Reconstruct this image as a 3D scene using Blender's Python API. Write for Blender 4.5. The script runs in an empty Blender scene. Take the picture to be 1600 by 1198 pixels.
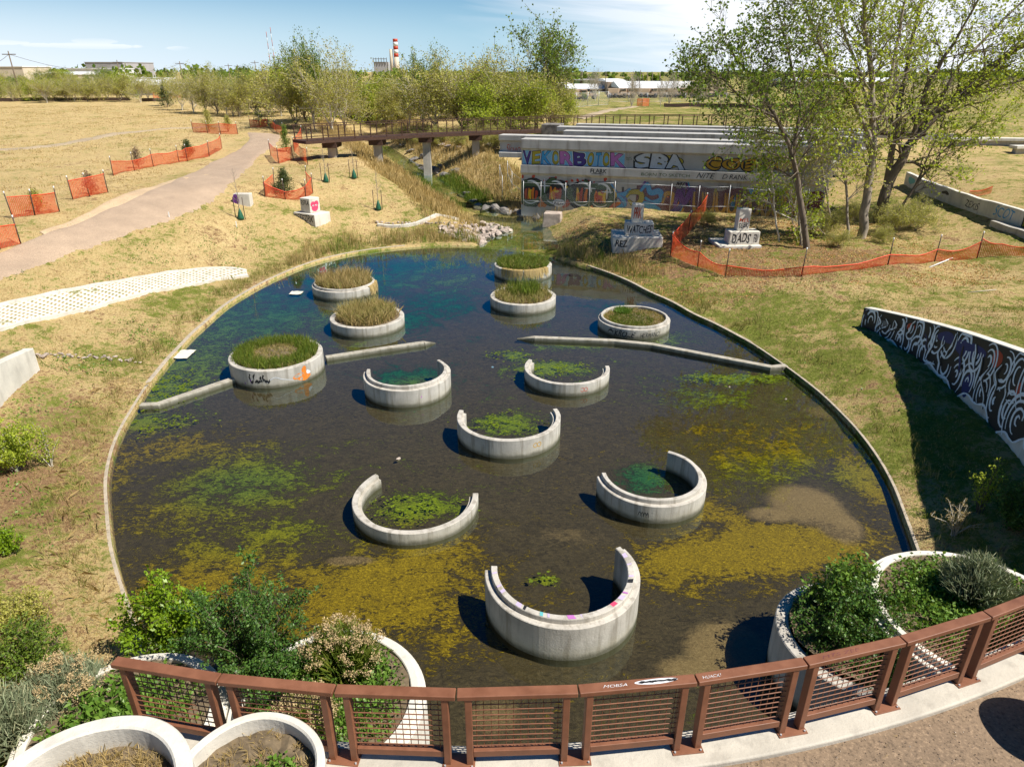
import bpy, math, random
import numpy as np
from mathutils import Vector, Matrix
C = bpy.context.scene
COL = C.collection
R = math.radians
PITCH = R(24.6); FPX = 1066.0; CAMZ = 11.0
# ---------------------------------------------------------------- camera, light, sky
cam = bpy.data.objects.new('camera', bpy.data.cameras.new('camera')); COL.objects.link(cam)
cam.location = (0, 0, CAMZ); cam.rotation_euler = (R(90) - PITCH, 0, 0)
cam.data.sensor_width = 36; cam.data.lens = FPX / 1600 * 36; cam.data.clip_end = 9000; cam.data.clip_start = .1
C.camera = cam
SUN_EL = R(54); SX, SY = .93, -.37
sun = bpy.data.objects.new('sun', bpy.data.lights.new('sun', 'SUN')); COL.objects.link(sun)
sun.data.energy = 5.0; sun.data.angle = R(.5); sun.data.color = (1, .95, .86)
sdir = Vector((SX * math.cos(SUN_EL), SY * math.cos(SUN_EL), math.sin(SUN_EL))).normalized()
sun.rotation_euler = sdir.to_track_quat('Z', 'Y').to_euler(); sun.location = (0, 0, 60)
W = bpy.data.worlds.new('World'); C.world = W; W.use_nodes = True
C.view_settings.view_transform = 'Standard'; C.view_settings.look = 'None'
C.view_settings.exposure = .66; C.view_settings.gamma = 1; C.view_settings.use_curve_mapping = False


def build_sky():
    nt = W.node_tree; N = nt.nodes; L = nt.links
    for n in list(N): N.remove(n)
    out = N.new('ShaderNodeOutputWorld'); bg = N.new('ShaderNodeBackground'); bg.inputs[1].default_value = .052
    sky = N.new('ShaderNodeTexSky'); sky.sky_type = 'NISHITA'; sky.sun_disc = False
    sky.sun_elevation = SUN_EL; sky.sun_rotation = math.atan2(SX, SY); sky.altitude = 1600
    sky.air_density = 1.0; sky.dust_density = .35; sky.ozone_density = 2.2
    tc = N.new('ShaderNodeTexCoord'); sep = N.new('ShaderNodeSeparateXYZ'); L.new(tc.outputs['Generated'], sep.inputs[0])

    def m(op, a, b=None, c=None, clamp=False):
        n = N.new('ShaderNodeMath'); n.operation = op; n.use_clamp = clamp
        for i, v in enumerate((a, b, c)):
            if v is None: continue
            if isinstance(v, (int, float)): n.inputs[i].default_value = v
            else: L.new(v, n.inputs[i])
        return n.outputs[0]
    X, Y, Z = sep.outputs
    zc = m('MAXIMUM', Z, .004)
    az = m('ARCTAN2', X, Y)
    # a high thin layer: direction mapped on azimuth and elevation, stretched along the horizon
    cmb = N.new('ShaderNodeCombineXYZ'); L.new(m('MULTIPLY', az, 3.2), cmb.inputs[0])
    L.new(m('MULTIPLY', m('SUBTRACT', zc, m('MULTIPLY', az, -.08)), 34), cmb.inputs[1])
    n1 = N.new('ShaderNodeTexNoise'); n1.inputs['Scale'].default_value = 1.1; n1.inputs['Detail'].default_value = 9
    n1.inputs['Roughness'].default_value = .55; n1.inputs['Distortion'].default_value = .6; L.new(cmb.outputs[0], n1.inputs['Vector'])
    # how much of the layer there is, growing to the right of the view and up to about 12 degrees
    side = m('MULTIPLY_ADD', az, 2.6, m('MULTIPLY', zc, 3.4))
    side = m('ADD', side, .16, None, True)
    hi = m('SUBTRACT', 1, m('MULTIPLY', m('SUBTRACT', zc, .13), 9), None, True)
    cov = m('MULTIPLY', side, hi)
    d = m('ADD', n1.outputs['Fac'], m('MULTIPLY', cov, .50))
    d = m('MULTIPLY', m('SUBTRACT', d, .58), 3.2, None, True)
    d = m('MULTIPLY', d, m('MULTIPLY', cov, 1.0, None, True))
    # small flat cumulus puffs low on the left
    puff = None
    for (pa, pz, wa, wz) in ((-.515, .0258, .085, .0046), (-.50, .031, .035, .004), (-.413, .0242, .022, .0038), (-.60, .028, .05, .004)):
        q = m('ADD', m('POWER', m('DIVIDE', m('SUBTRACT', az, pa), wa), 2), m('POWER', m('DIVIDE', m('SUBTRACT', zc, pz), wz), 2))
        q = m('SUBTRACT', 1, q, None, True)
        puff = q if puff is None else m('MAXIMUM', puff, q)
    n2 = N.new('ShaderNodeTexNoise'); n2.inputs['Scale'].default_value = 60; n2.inputs['Detail'].default_value = 5
    L.new(tc.outputs['Generated'], n2.inputs['Vector'])
    puff = m('MULTIPLY', m('SUBTRACT', m('ADD', puff, m('MULTIPLY', n2.outputs['Fac'], .9)), .62), 2.6, None, True)
    pv = m('MULTIPLY', puff, m('SUBTRACT', 1, m('MULTIPLY', m('ABSOLUTE', m('SUBTRACT', zc, .027)), 60), None, True))
    pv = m('MULTIPLY', pv, m('MULTIPLY', m('SUBTRACT', -.36, az), 14, None, True))
    # thin white haze low on the left side of the sky
    hz = m('MULTIPLY', m('MULTIPLY', m('SUBTRACT', -.05, az), 1.7, None, True), m('SUBTRACT', 1, m('MULTIPLY', zc, 10), None, True))
    hz = m('MULTIPLY', hz, .8)
    tot = m('MAXIMUM', m('MAXIMUM', d, m('MULTIPLY', pv, .8)), hz)
    mix = N.new('ShaderNodeMixRGB'); L.new(tot, mix.inputs[0]); L.new(sky.outputs[0], mix.inputs[1])
    mix.inputs[2].default_value = (12.6, 13.1, 13.9, 1)
    hs = N.new('ShaderNodeHueSaturation'); hs.inputs['Saturation'].default_value = 1.6; L.new(sky.outputs[0], hs.inputs['Color'])
    low = N.new('ShaderNodeMixRGB'); L.new(m('MULTIPLY', m('SUBTRACT', 1, m('MULTIPLY', zc, 7), None, True), .75), low.inputs[0]); L.new(hs.outputs[0], low.inputs[1])
    low.inputs[2].default_value = (6.0, 9.6, 13.0, 1); L.new(low.outputs[0], mix.inputs[1])
    L.new(mix.outputs[0], bg.inputs[0]); L.new(bg.outputs[0], out.inputs[0])


build_sky()
# ---------------------------------------------------------------- pixel <-> world helpers
CP, SP = math.cos(PITCH), math.sin(PITCH)


def ray(u, v):
    a = (u - 800) / FPX; b = (v - 599) / FPX
    return np.array((a, CP - b * SP, -SP - b * CP))


def at(u, v, z):
    d = ray(u, v); s = (z - CAMZ) / d[2]
    return Vector((d[0] * s, d[1] * s, z))


def atY(u, v, Y):
    d = ray(u, v); s = Y / d[1]
    return Vector((d[0] * s, Y, CAMZ + d[2] * s))


def ss(t):
    t = np.clip(t, 0, 1); return t * t * (3 - 2 * t)


# pond outline (world metres, seen from above, counter clockwise start at left bottom)
OUT = [(-7.81, 10.95), (-9.23, 12.76), (-10.88, 15.34), (-12.3, 18.0), (-13.02, 20.06), (-13.45, 21.9), (-14.0, 24.86), (-14.32, 27.64),
       (-14.5, 30.99), (-14.3, 35.7), (-13.55, 39.16), (-12.17, 42.61), (-10.19, 44.81), (-7.02, 46.46), (-4.44, 47.03), (-1.2, 46.6), (1.5, 44.6),
       (3.99, 41.82), (5.98, 38.88), (7.28, 35.7), (8.81, 31.94), (10.0, 29.23), (10.85, 26.19), (11.21, 24.24), (11.45, 21.48), (11.34, 18.78),
       (10.94, 16.59), (10.35, 14.76), (9.7, 12.6), (8.4, 9.5), (5.5, 6.9), (2, 5.75), (-1, 5.55), (-4.0, 6.2), (-6.2, 8.4)]
PC = np.array((-.8, 26.0))
_o = np.array(OUT) - PC
_th = np.arctan2(_o[:, 1], _o[:, 0]); _r = np.hypot(_o[:, 0], _o[:, 1]); _i = np.argsort(_th); _th = _th[_i]; _r = _r[_i]


def RP(th):
    th = (np.asarray(th) + math.pi) % (2 * math.pi) - math.pi
    acc = 0
    for k in range(-3, 4):     # a light smoothing of the outline
        acc = acc + np.interp(th + k * .02, np.concatenate((_th - 2 * math.pi, _th, _th + 2 * math.pi)), np.concatenate((_r, _r, _r)))
    return acc / 7


def dpond(x, y):
    dx = np.asarray(x, float) - PC[0]; dy = np.asarray(y, float) - PC[1]
    return np.hypot(dx, dy) - RP(np.arctan2(dy, dx))


STREAM = [at(u, v, z) for u, v, z in ((812, 392, 0), (806, 372, 0), (797, 352, 0), (768, 335, 0), (735, 318, .35), (703, 300, .8), (672, 277, 1.25),
                                        (640, 257, 1.6), (612, 240, 2.0), (588, 224, 2.4), (574, 208, 2.7), (590, 196, 2.9))]


def dist_poly(x, y, pts):
    """distance to a polyline and the interpolated third value"""
    best = np.full(np.shape(x), 1e9); val = np.zeros(np.shape(x))
    for a, b in zip(pts[:-1], pts[1:]):
        ax, ay = a[0], a[1]; bx, by = b[0] - ax, b[1] - ay; L2 = bx * bx + by * by
        t = np.clip(((x - ax) * bx + (y - ay) * by) / L2, 0, 1)
        dd = np.hypot(x - ax - t * bx, y - ay - t * by); m = dd < best
        best = np.where(m, dd, best); val = np.where(m, a[2] + t * (b[2] - a[2]), val)
    return best, val


def woff(th): return 3.62 + 1.0 * ss((np.asarray(th) + .62) / .76)


def ter(x, y, detail=True):
    x = np.asarray(x, float); y = np.asarray(y, float)
    d = dpond(x, y)
    left = 3.5 + 1.0 * ss((y - 60) / 60); right = 1.25 + 3.2 * ss((y - 60) / 45) + 2.6 * ss((x - 24) / 14) * ss((60 - y) / 20 + 1)
    t = ss((x + 7) / 12)
    T = left * (1 - t) + np.minimum(right, 4.6) * t
    wid = 15 * (1 - t) + 8 * t
    h = .14 + (T - .14) * ss(d / wid)
    fr = .14 + .23 * np.clip(d, 0, 40)
    zb = 1.6 + np.clip(28.2 - y, 0, 13) * .19
    dw = woff(np.arctan2(y - PC[1], x - PC[0])) + .18
    hr = np.where(d < dw, fr * np.where(d > 3.6, 3.6 / np.maximum(d, 3.6), 1), np.minimum(zb + .04 * (d - 4), 4.3))
    h = np.where(x > 0, h + (hr - h) * ss((28.6 - y) / .8), h)
    zl = 1.55 + np.clip(24.0 - y, 0, 13) * .17
    hl = np.where(d < 3.8, fr, np.minimum(zl + .04 * (d - 4), 3.9))
    h = np.where(x < 0, h + (hl - h) * ss((24.2 - y) / .8), h)
    # stream valley
    sd, sz = dist_poly(x, y, STREAM)
    v = sz - .35 + np.maximum(0, sd - .9 - 1.1 * (1 - ss(sz / .4))) * .42
    h = np.where(d > -3, np.minimum(h, v + .0), h) if True else h
    if detail:
        k = ss(d / 3) * .07
        h = h + k * (np.sin(x * .9 + 1.3 * np.sin(y * .31)) * np.sin(y * .7 + x * .2) + .5 * np.sin(x * 2.3 + y * .4) * np.sin(y * 1.9))
    h = h - .9 * ss((d - 170) / 400) * 0
    return h


_S = np.geomspace(6, 2500, 5000)


def G(u, v):
    """the point of the terrain seen at a place of the picture"""
    d = ray(u, v); x = d[0] * _S; y = d[1] * _S; z = CAMZ + d[2] * _S
    dp = dpond(x, y)
    h = np.where(dp < 0, 0.0, ter(x, y)); w = np.nonzero(z < h)[0]
    if len(w) == 0: i = len(_S) - 1
    else: i = max(1, w[0])
    e0 = z[i - 1] - h[i - 1]; e1 = z[i] - h[i]; t = e0 / (e0 - e1 + 1e-9); s = _S[i - 1] + t * (_S[i] - _S[i - 1])
    return Vector((d[0] * s, d[1] * s, CAMZ + d[2] * s))


def gz(x, y): return float(ter(x, y))


def mpp(P):
    """metres per photo pixel at P"""
    return (P[1] * CP + (CAMZ - P[2]) * SP) / FPX


# ---------------------------------------------------------------- mesh helpers
class MB:
    def __init__(s): s.v = []; s.f = []; s.m = []; s.sm = []

    def add(s, vs, fs, mi=0, smooth=False):
        o = len(s.v); s.v.extend([tuple(q) for q in vs]); s.f.extend([tuple(i + o for i in f) for f in fs])
        s.m.extend([mi] * len(fs)); s.sm.extend([smooth] * len(fs)); return s

    def box(s, c, size, rot=0, mi=0, M=None, taper=1.0):
        x, y, z = [q / 2 for q in size]
        vs = [Vector((a * x * (taper if cc > 0 else 1), b * y * (taper if cc > 0 else 1), cc * z)) for a in (-1, 1) for b in (-1, 1) for cc in (-1, 1)]
        mm = M if M is not None else Matrix.Rotation(rot, 3, 'Z')
        vs = [mm @ q + Vector(c) for q in vs]
        return s.add(vs, [(0, 1, 3, 2), (4, 6, 7, 5), (0, 4, 5, 1), (2, 3, 7, 6), (0, 2, 6, 4), (1, 5, 7, 3)], mi)

    def beam(s, a, b, w, h, mi=0, up=(0, 0, 1)):
        a = Vector(a); b = Vector(b); d = b - a; L = d.length; d.normalize(); u = Vector(up); r = d.cross(u)
        if r.length < 1e-4: r = d.cross(Vector((0, 1, 0)))
        r.normalize(); u = r.cross(d)
        M = Matrix((d, r, u)).transposed()
        return s.box((a + b) / 2, (L, w, h), 0, mi, M)

    def tube(s, pts, rad, n=6, mi=0, cap=True, smooth=True):
        pts = [Vector(p) for p in pts]; rad = rad if isinstance(rad, (list, tuple)) else [rad] * len(pts)
        vs = []; ref = Vector((.3, .2, 1)).normalized()
        for i, p in enumerate(pts):
            d = (pts[min(i + 1, len(pts) - 1)] - pts[max(i - 1, 0)]).normalized()
            rr = ref if abs(d.dot(ref)) < .95 else Vector((1, 0, 0))
            a = d.cross(rr).normalized(); b = d.cross(a)
            for k in range(n):
                t = 2 * math.pi * k / n; vs.append(p + (a * math.cos(t) + b * math.sin(t)) * rad[i])
        fs = []
        for i in range(len(pts) - 1):
            for k in range(n):
                k2 = (k + 1) % n; fs.append((i * n + k, i * n + k2, (i + 1) * n + k2, (i + 1) * n + k))
        if cap: fs.append(tuple(range(n))[::-1]); fs.append(tuple((len(pts) - 1) * n + k for k in range(n)))
        return s.add(vs, fs, mi, smooth)

    def sweep(s, path, prof, closed=False, mi=0, smooth=False, nrm=None):
        """profile (offset, z) swept along a level path [(x, y, z)]; offset to the left of travel"""
        n = len(path); vs = []
        for i, p in enumerate(path):
            a = Vector(path[i - 1 if (i or closed) else 0][:2]); b = Vector(path[(i + 1) % n if (i < n - 1 or closed) else i][:2])
            t = (b - a).normalized(); nn = Vector((-t.y, t.x))
            z = p[2] if len(p) > 2 else 0
            for (o, h) in prof: vs.append((p[0] + nn.x * o, p[1] + nn.y * o, z + h))
        k = len(prof); fs = []
        for i in range(n if closed else n - 1):
            j = (i + 1) % n
            for q in range(k):
                q2 = (q + 1) % k; fs.append((i * k + q, j * k + q, j * k + q2, i * k + q2))
        if not closed: fs.append(tuple(range(k))); fs.append(tuple((n - 1) * k + q for q in range(k))[::-1])
        return s.add(vs, fs, mi, smooth)

    def build(s, name, mats, parent=None, bevel=0, loc=None):
        me = bpy.data.meshes.new(name); me.from_pydata(s.v, [], s.f)
        mats = mats if isinstance(mats, (list, tuple)) else [mats]
        for q in mats: me.materials.append(q)
        me.polygons.foreach_set('material_index', s.m); me.polygons.foreach_set('use_smooth', s.sm); me.update()
        o = bpy.data.objects.new(name, me); COL.objects.link(o)
        if loc is not None: o.location = loc
        if bevel:
            b = o.modifiers.new('bevel', 'BEVEL'); b.width = bevel; b.segments = 2; b.limit_method = 'ANGLE'; b.angle_limit = R(40)
        if parent is not None: o.parent = parent
        return o


def np_mesh(name, V, F, mat, parent=None, smooth=False, attrs=None):
    V = np.asarray(V, np.float32); F = np.asarray(F, np.int32); k = F.shape[1]
    me = bpy.data.meshes.new(name); me.vertices.add(len(V)); me.vertices.foreach_set('co', V.ravel())
    me.loops.add(F.size); me.loops.foreach_set('vertex_index', F.ravel()); me.polygons.add(len(F))
    me.polygons.foreach_set('loop_start', np.arange(0, F.size, k, dtype=np.int32))
    try: me.polygons.foreach_set('loop_total', np.full(len(F), k, np.int32))
    except Exception: pass
    me.polygons.foreach_set('use_smooth', np.full(len(F), smooth))
    for m in (mat if isinstance(mat, (list, tuple)) else [mat]): me.materials.append(m)
    me.update(calc_edges=True); me.validate()
    if attrs:
        for n, a in attrs.items():
            at_ = me.attributes.new(n, 'FLOAT', 'POINT'); at_.data.foreach_set('value', np.asarray(a, np.float32))
    o = bpy.data.objects.new(name, me); COL.objects.link(o)
    if parent is not None: o.parent = parent
    return o


def tag(o, label=None, cat=None, group=None, kind=None):
    if label: o['label'] = label
    if cat: o['category'] = cat
    if group: o['group'] = group
    if kind: o['kind'] = kind
    return o


def empty(name, loc, label, cat, group=None, rz=0):
    o = bpy.data.objects.new(name, None); COL.objects.link(o); o.location = loc; o.rotation_euler = (0, 0, rz); o.empty_display_size = .2
    return tag(o, label, cat, group)


def adopt(o, root):
    """parent a part built in world space to its thing"""
    o.parent = root; M = Matrix.Translation(root.location) @ Matrix.Rotation(root.rotation_euler.z, 4, 'Z')
    o.matrix_parent_inverse = M.inverted(); return o


def copy_tree(o, parent=None):
    c = o.copy(); COL.objects.link(c)
    if parent is not None: c.parent = parent
    for ch in o.children: copy_tree(ch, c)
    return c


# ---------------------------------------------------------------- materials
class NT:
    def __init__(s, name):
        s.mat = bpy.data.materials.new(name); s.mat.use_nodes = True; s.nt = s.mat.node_tree; s.N = s.nt.nodes; s.L = s.nt.links
        s.p = s.N['Principled BSDF']; s.out = s.N['Material Output']

    def n(s, t, **k):
        q = s.N.new(t)
        for a, b in k.items(): setattr(q, a, b)
        return q

    def inp(s, node, i, v):
        if hasattr(v, 'links') or hasattr(v, 'is_linked'): s.L.new(v, node.inputs[i])
        elif v is not None: node.inputs[i].default_value = v

    def noise(s, scale, detail=4, rough=.5, dist=0, vec=None, sc=None):
        q = s.n('ShaderNodeTexNoise'); q.inputs['Scale'].default_value = scale; q.inputs['Detail'].default_value = detail
        q.inputs['Roughness'].default_value = rough; q.inputs['Distortion'].default_value = dist
        v = vec if vec is not None else s.coord()
        if sc:
            mp = s.n('ShaderNodeMapping'); mp.inputs['Scale'].default_value = sc; s.L.new(v, mp.inputs[0]); v = mp.outputs[0]
        s.L.new(v, q.inputs['Vector']); return q.outputs['Fac']

    def coord(s, obj=False):
        if obj: return s.n('ShaderNodeTexCoord').outputs['Object']
        return s.n('ShaderNodeNewGeometry').outputs['Position']

    def ramp(s, fac, stops, interp='LINEAR'):
        q = s.n('ShaderNodeValToRGB'); cr = q.color_ramp; cr.interpolation = interp
        while len(cr.elements) > 1: cr.elements.remove(cr.elements[-1])
        for i, (p, c) in enumerate(stops):
            e = cr.elements[0] if i == 0 else cr.elements.new(p)
            e.position = p; e.color = (*c, 1) if len(c) == 3 else c
        s.L.new(fac, q.inputs[0]); return q.outputs[0]

    def sstep(s, fac, a, b):
        q = s.n('ShaderNodeMapRange'); q.interpolation_type = 'SMOOTHSTEP'; q.inputs[1].default_value = a; q.inputs[2].default_value = b
        s.L.new(fac, q.inputs[0]); return q.outputs[0]

    def math(s, op, a, b=None, clamp=False):
        q = s.n('ShaderNodeMath', operation=op); q.use_clamp = clamp; s.inp(q, 0, a); s.inp(q, 1, b); return q.outputs[0]

    def mix(s, fac, a, b, blend='MIX'):
        q = s.n('ShaderNodeMixRGB', blend_type=blend); s.inp(q, 0, fac)
        for i, c in ((1, a), (2, b)):
            if isinstance(c, tuple): q.inputs[i].default_value = (*c, 1) if len(c) == 3 else c
            else: s.L.new(c, q.inputs[i])
        return q.outputs[0]

    def attr(s, name):
        q = s.n('ShaderNodeAttribute', attribute_name=name); return q.outputs['Fac']

    def island(s): return s.n('ShaderNodeNewGeometry').outputs['Random Per Island']

    def bump(s, h, strength=.3, dist=.02):
        q = s.n('ShaderNodeBump'); q.inputs['Strength'].default_value = strength; q.inputs['Distance'].default_value = dist
        s.L.new(h, q.inputs['Height']); return q.outputs[0]

    def done(s, col=None, rough=.8, bump=None, metal=0, spec=None):
        if col is not None: s.inp(s.p, 'Base Color', col if not isinstance(col, tuple) else ((*col, 1) if len(col) == 3 else col))
        s.inp(s.p, 'Roughness', rough); s.p.inputs['Metallic'].default_value = metal
        if spec is not None: s.p.inputs['Specular IOR Level'].default_value = spec
        if bump is not None: s.L.new(bump, s.p.inputs['Normal'])
        return s.mat


def plain(name, c, rough=.6, var=.25, scale=6, metal=0):
    t = NT(name); n = t.noise(scale, 5, .6)
    lo = tuple(q * (1 - var) for q in c); hi = tuple(min(1, q * (1 + var)) for q in c)
    return t.done(t.ramp(n, [(.3, lo), (.7, hi)]), rough, None, metal)


def concrete(name, base=(.43, .40, .355), stain=.5, sc=1.0):
    t = NT(name)
    n = t.noise(1.1 * sc, 6, .6); f = t.noise(18 * sc, 5, .65); drip = t.noise(3.0 * sc, 5, .6, 0, None, (1, 1, .12))
    c = t.ramp(n, [(.25, tuple(q * .74 for q in base)), (.55, base), (.8, tuple(min(1, q * 1.15) for q in base))])
    c = t.mix(t.math('MULTIPLY', t.sstep(drip, .5, .72), stain), c, (.16, .14, .115))
    c = t.mix(t.math('MULTIPLY', t.sstep(f, .6, .75), .35), c, (.2, .18, .15))
    v = t.n('ShaderNodeTexVoronoi'); v.inputs['Scale'].default_value = 9 * sc; t.L.new(t.coord(), v.inputs['Vector'])
    pit = t.sstep(v.outputs['Distance'], .06, .03)
    c = t.mix(t.math('MULTIPLY', pit, .6), c, (.1, .09, .07))
    return t.done(c, .85, t.bump(f, .35, .02))


def ring_concrete(name, base=(.47, .435, .38), wl=.1):
    """pipe concrete with a dark damp band above the water line"""
    t = NT(name)
    n = t.noise(1.6, 6, .62); f = t.noise(22, 5, .65); drip = t.noise(5.0, 5, .6, 0, None, (1, 1, .1))
    c = t.ramp(n, [(.25, tuple(q * .72 for q in base)), (.55, base), (.8, tuple(min(1, q * 1.14) for q in base))])
    c = t.mix(t.math('MULTIPLY', t.sstep(drip, .47, .66), .62), c, (.2, .175, .135))
    c = t.mix(t.math('MULTIPLY', t.sstep(f, .58, .75), .4), c, (.22, .2, .17))
    v = t.n('ShaderNodeTexVoronoi'); v.inputs['Scale'].default_value = 7; t.L.new(t.coord(), v.inputs['Vector'])
    c = t.mix(t.math('MULTIPLY', t.sstep(v.outputs['Distance'], .07, .03), .7), c, (.09, .08, .06))
    sp = t.n('ShaderNodeSeparateXYZ'); t.L.new(t.coord(), sp.inputs[0])
    w = t.math('ADD', sp.outputs[2], t.math('MULTIPLY', t.math('SUBTRACT', t.noise(4, 4), .5), .14))
    c = t.mix(t.math('MULTIPLY', t.sstep(w, wl + .34, wl), .35), c, (.20, .17, .085))
    c = t.mix(t.math('MULTIPLY', t.sstep(w, wl + .10, wl - .07), .8), c, (.04, .038, .015))
    return t.done(c, .85, t.bump(f, .4, .02))


def leafmat(name, c1, c2, c3=None, trans=.35, rough=.55):
    t = NT(name); i = t.island()
    col = t.ramp(i, [(0, c1), (.55, c2), (1, c3 or c2)])
    t.done(col, rough, None, 0, .3)
    tr = t.n('ShaderNodeBsdfTranslucent'); t.L.new(t.mix(.3, col, (.35, .4, .02)), tr.inputs[0])
    mx = t.n('ShaderNodeMixShader'); mx.inputs[0].default_value = trans
    t.L.new(t.p.outputs[0], mx.inputs[1]); t.L.new(tr.outputs[0], mx.inputs[2]); t.L.new(mx.outputs[0], t.out.inputs[0])
    return t.mat


def bark(name, c, dark=.45):
    t = NT(name); n = t.noise(9, 6, .6, .4, None, (1, 1, .25))
    return t.done(t.ramp(n, [(.3, tuple(q * dark for q in c)), (.7, c)]), .9, t.bump(n, .5, .03))


M = {}
M['concrete'] = concrete('aged concrete'); M['ring'] = ring_concrete('pipe concrete')
M['white_concrete'] = concrete('pale concrete', (.62, .58, .5), .25)
M['beam'] = concrete('girder concrete', (.43, .415, .39), .6, .6)
M['kerb'] = concrete('kerb concrete', (.40, .335, .25), .8, 2)
M['curb'] = concrete('deck kerb concrete', (.46, .42, .35), .3, 1.5)


def rust_paint():
    t = NT('brown painted steel'); n = t.noise(5, 6, .6); f = t.noise(60, 3, .6)
    c = t.ramp(n, [(.3, (.15, .058, .028)), (.7, (.225, .09, .045))])
    c = t.mix(t.math('MULTIPLY', t.sstep(f, .66, .78), .5), c, (.34, .17, .11))
    return t.done(c, t.ramp(n, [(.3, (.42,) * 3), (.7, (.62,) * 3)]), t.bump(f, .12, .004), 0, .45)


M['rail'] = rust_paint()
M['corten'] = plain('rusted steel', (.06, .027, .015), .8, .35, 5)
M['steel'] = plain('galvanised steel', (.45, .46, .47), .45, .2, 8, .4)
M['darkpost'] = plain('dark steel post', (.06, .035, .025), .7, .3)
M['whitecap'] = plain('white paint', (.75, .75, .72), .5, .1)
M['bark'] = bark('grey bark', (.36, .30, .23)); M['paleb'] = bark('pale bark', (.60, .54, .43), .6); M['darkb'] = bark('dark bark', (.20, .155, .11))
M['leaf_y'] = leafmat('spring leaves', (.30, .38, .03), (.50, .56, .06), (.20, .28, .025), .5)
M['leaf_o'] = leafmat('olive leaves', (.32, .33, .055), (.48, .46, .10), (.52, .44, .16), .45)
M['leaf_g'] = leafmat('green leaves', (.07, .13, .018), (.15, .23, .03), (.26, .34, .045), .4)
M['leaf_b'] = leafmat('bare buds', (.20, .12, .07), (.28, .19, .11), (.32, .25, .16), .2)
M['juniper'] = leafmat('juniper', (.035, .06, .015), (.07, .10, .025), (.12, .14, .04), .15)
M['bush_dark'] = leafmat('dark shrub leaves', (.03, .08, .015), (.065, .145, .025), (.12, .22, .035), .25, .45)
M['bush_lime'] = leafmat('lime shrub leaves', (.16, .27, .012), (.24, .36, .018), (.09, .17, .012), .35, .4)
M['bush_mid'] = leafmat('weed leaves', (.07, .15, .02), (.13, .24, .03), (.19, .3, .05), .3, .45)
M['sage'] = leafmat('sage leaves', (.17, .22, .12), (.25, .29, .17), (.38, .37, .22), .2, .7)
M['tanflower'] = leafmat('dry flower heads', (.46, .33, .16), (.58, .43, .24), (.36, .27, .13), .2, .9)
M['grass_g'] = leafmat('green grass', (.07, .13, .015), (.14, .2, .02), (.24, .26, .04), .3)
M['grass_m'] = leafmat('mixed grass', (.15, .18, .025), (.36, .30, .10), (.46, .36, .15), .3)
M['grass_d'] = leafmat('dry grass', (.44, .31, .12), (.56, .41, .18), (.30, .22, .08), .3)
M['litter'] = leafmat('dead leaves', (.55, .27, .09), (.62, .38, .17), (.38, .17, .06), .2, .9)
M['rock'] = plain('pale rock', (.37, .30, .25), .9, .4, 2.2); M['darkrock'] = plain('grey boulder', (.17, .155, .14), .9, .55, 2.5)
M['bag'] = plain('green watering bag', (.01, .09, .045), .5, .3)
M['stake'] = plain('wood stake', (.22, .14, .08), .9, .2)
M['soil'] = plain('planter soil', (.13, .095, .055), .95, .45, 9)


def paint(name, c, rough=.6, var=.12): return plain('paint ' + name, c, rough, var, 9)


P = {k: paint(k, c) for k, c in dict(black=(.012, .012, .014), white=(.62, .63, .64), silver=(.45, .49, .54), purple=(.055, .025, .19), blue=(.03, .27, .55),
     sky=(.16, .40, .60), mustard=(.36, .30, .015), pink=(.42, .14, .40), green=(.045, .085, .03), red=(.42, .04, .012), orange=(.62, .17, .01), yellow=(.66, .42, .015),
     gold=(.46, .25, .01), violet=(.14, .03, .22), maroon=(.12, .03, .035), grey=(.16, .165, .17), hot=(.55, .05, .12), teal=(.1, .38, .4), rust=(.4, .07, .03),
     navy=(.01, .02, .13), lav=(.46, .38, .52)).items()}


def netmat():
    t = NT('orange plastic netting'); tc = t.coord(True)
    sp = t.n('ShaderNodeSeparateXYZ'); t.L.new(tc, sp.inputs[0])
    at_ = t.attr('along')
    def cell(v, s, w):
        q = t.math('FRACT', t.math('MULTIPLY', v, s)); return t.math('LESS_THAN', t.math('ABSOLUTE', t.math('SUBTRACT', q, .5)), w)
    g = t.math('MAXIMUM', cell(at_, 12, .16), cell(sp.outputs[2], 18, .19))
    n = t.noise(1.7, 3)
    t.done(t.ramp(n, [(.3, (.66, .06, .02)), (.7, (.82, .15, .05))]), .5)
    tr = t.n('ShaderNodeBsdfTransparent'); mx = t.n('ShaderNodeMixShader'); t.L.new(g, mx.inputs[0])
    tl = t.n('ShaderNodeBsdfTranslucent'); tl.inputs[0].default_value = (.85, .12, .03, 1); m2 = t.n('ShaderNodeMixShader'); m2.inputs[0].default_value = .4
    t.L.new(t.p.outputs[0], m2.inputs[1]); t.L.new(tl.outputs[0], m2.inputs[2])
    t.L.new(tr.outputs[0], mx.inputs[1]); t.L.new(m2.outputs[0], mx.inputs[2]); t.L.new(mx.outputs[0], t.out.inputs[0])
    return t.mat


M['net'] = netmat(); M['netedge'] = plain('folded netting edge', (.72, .07, .02), .5, .2)


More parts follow.
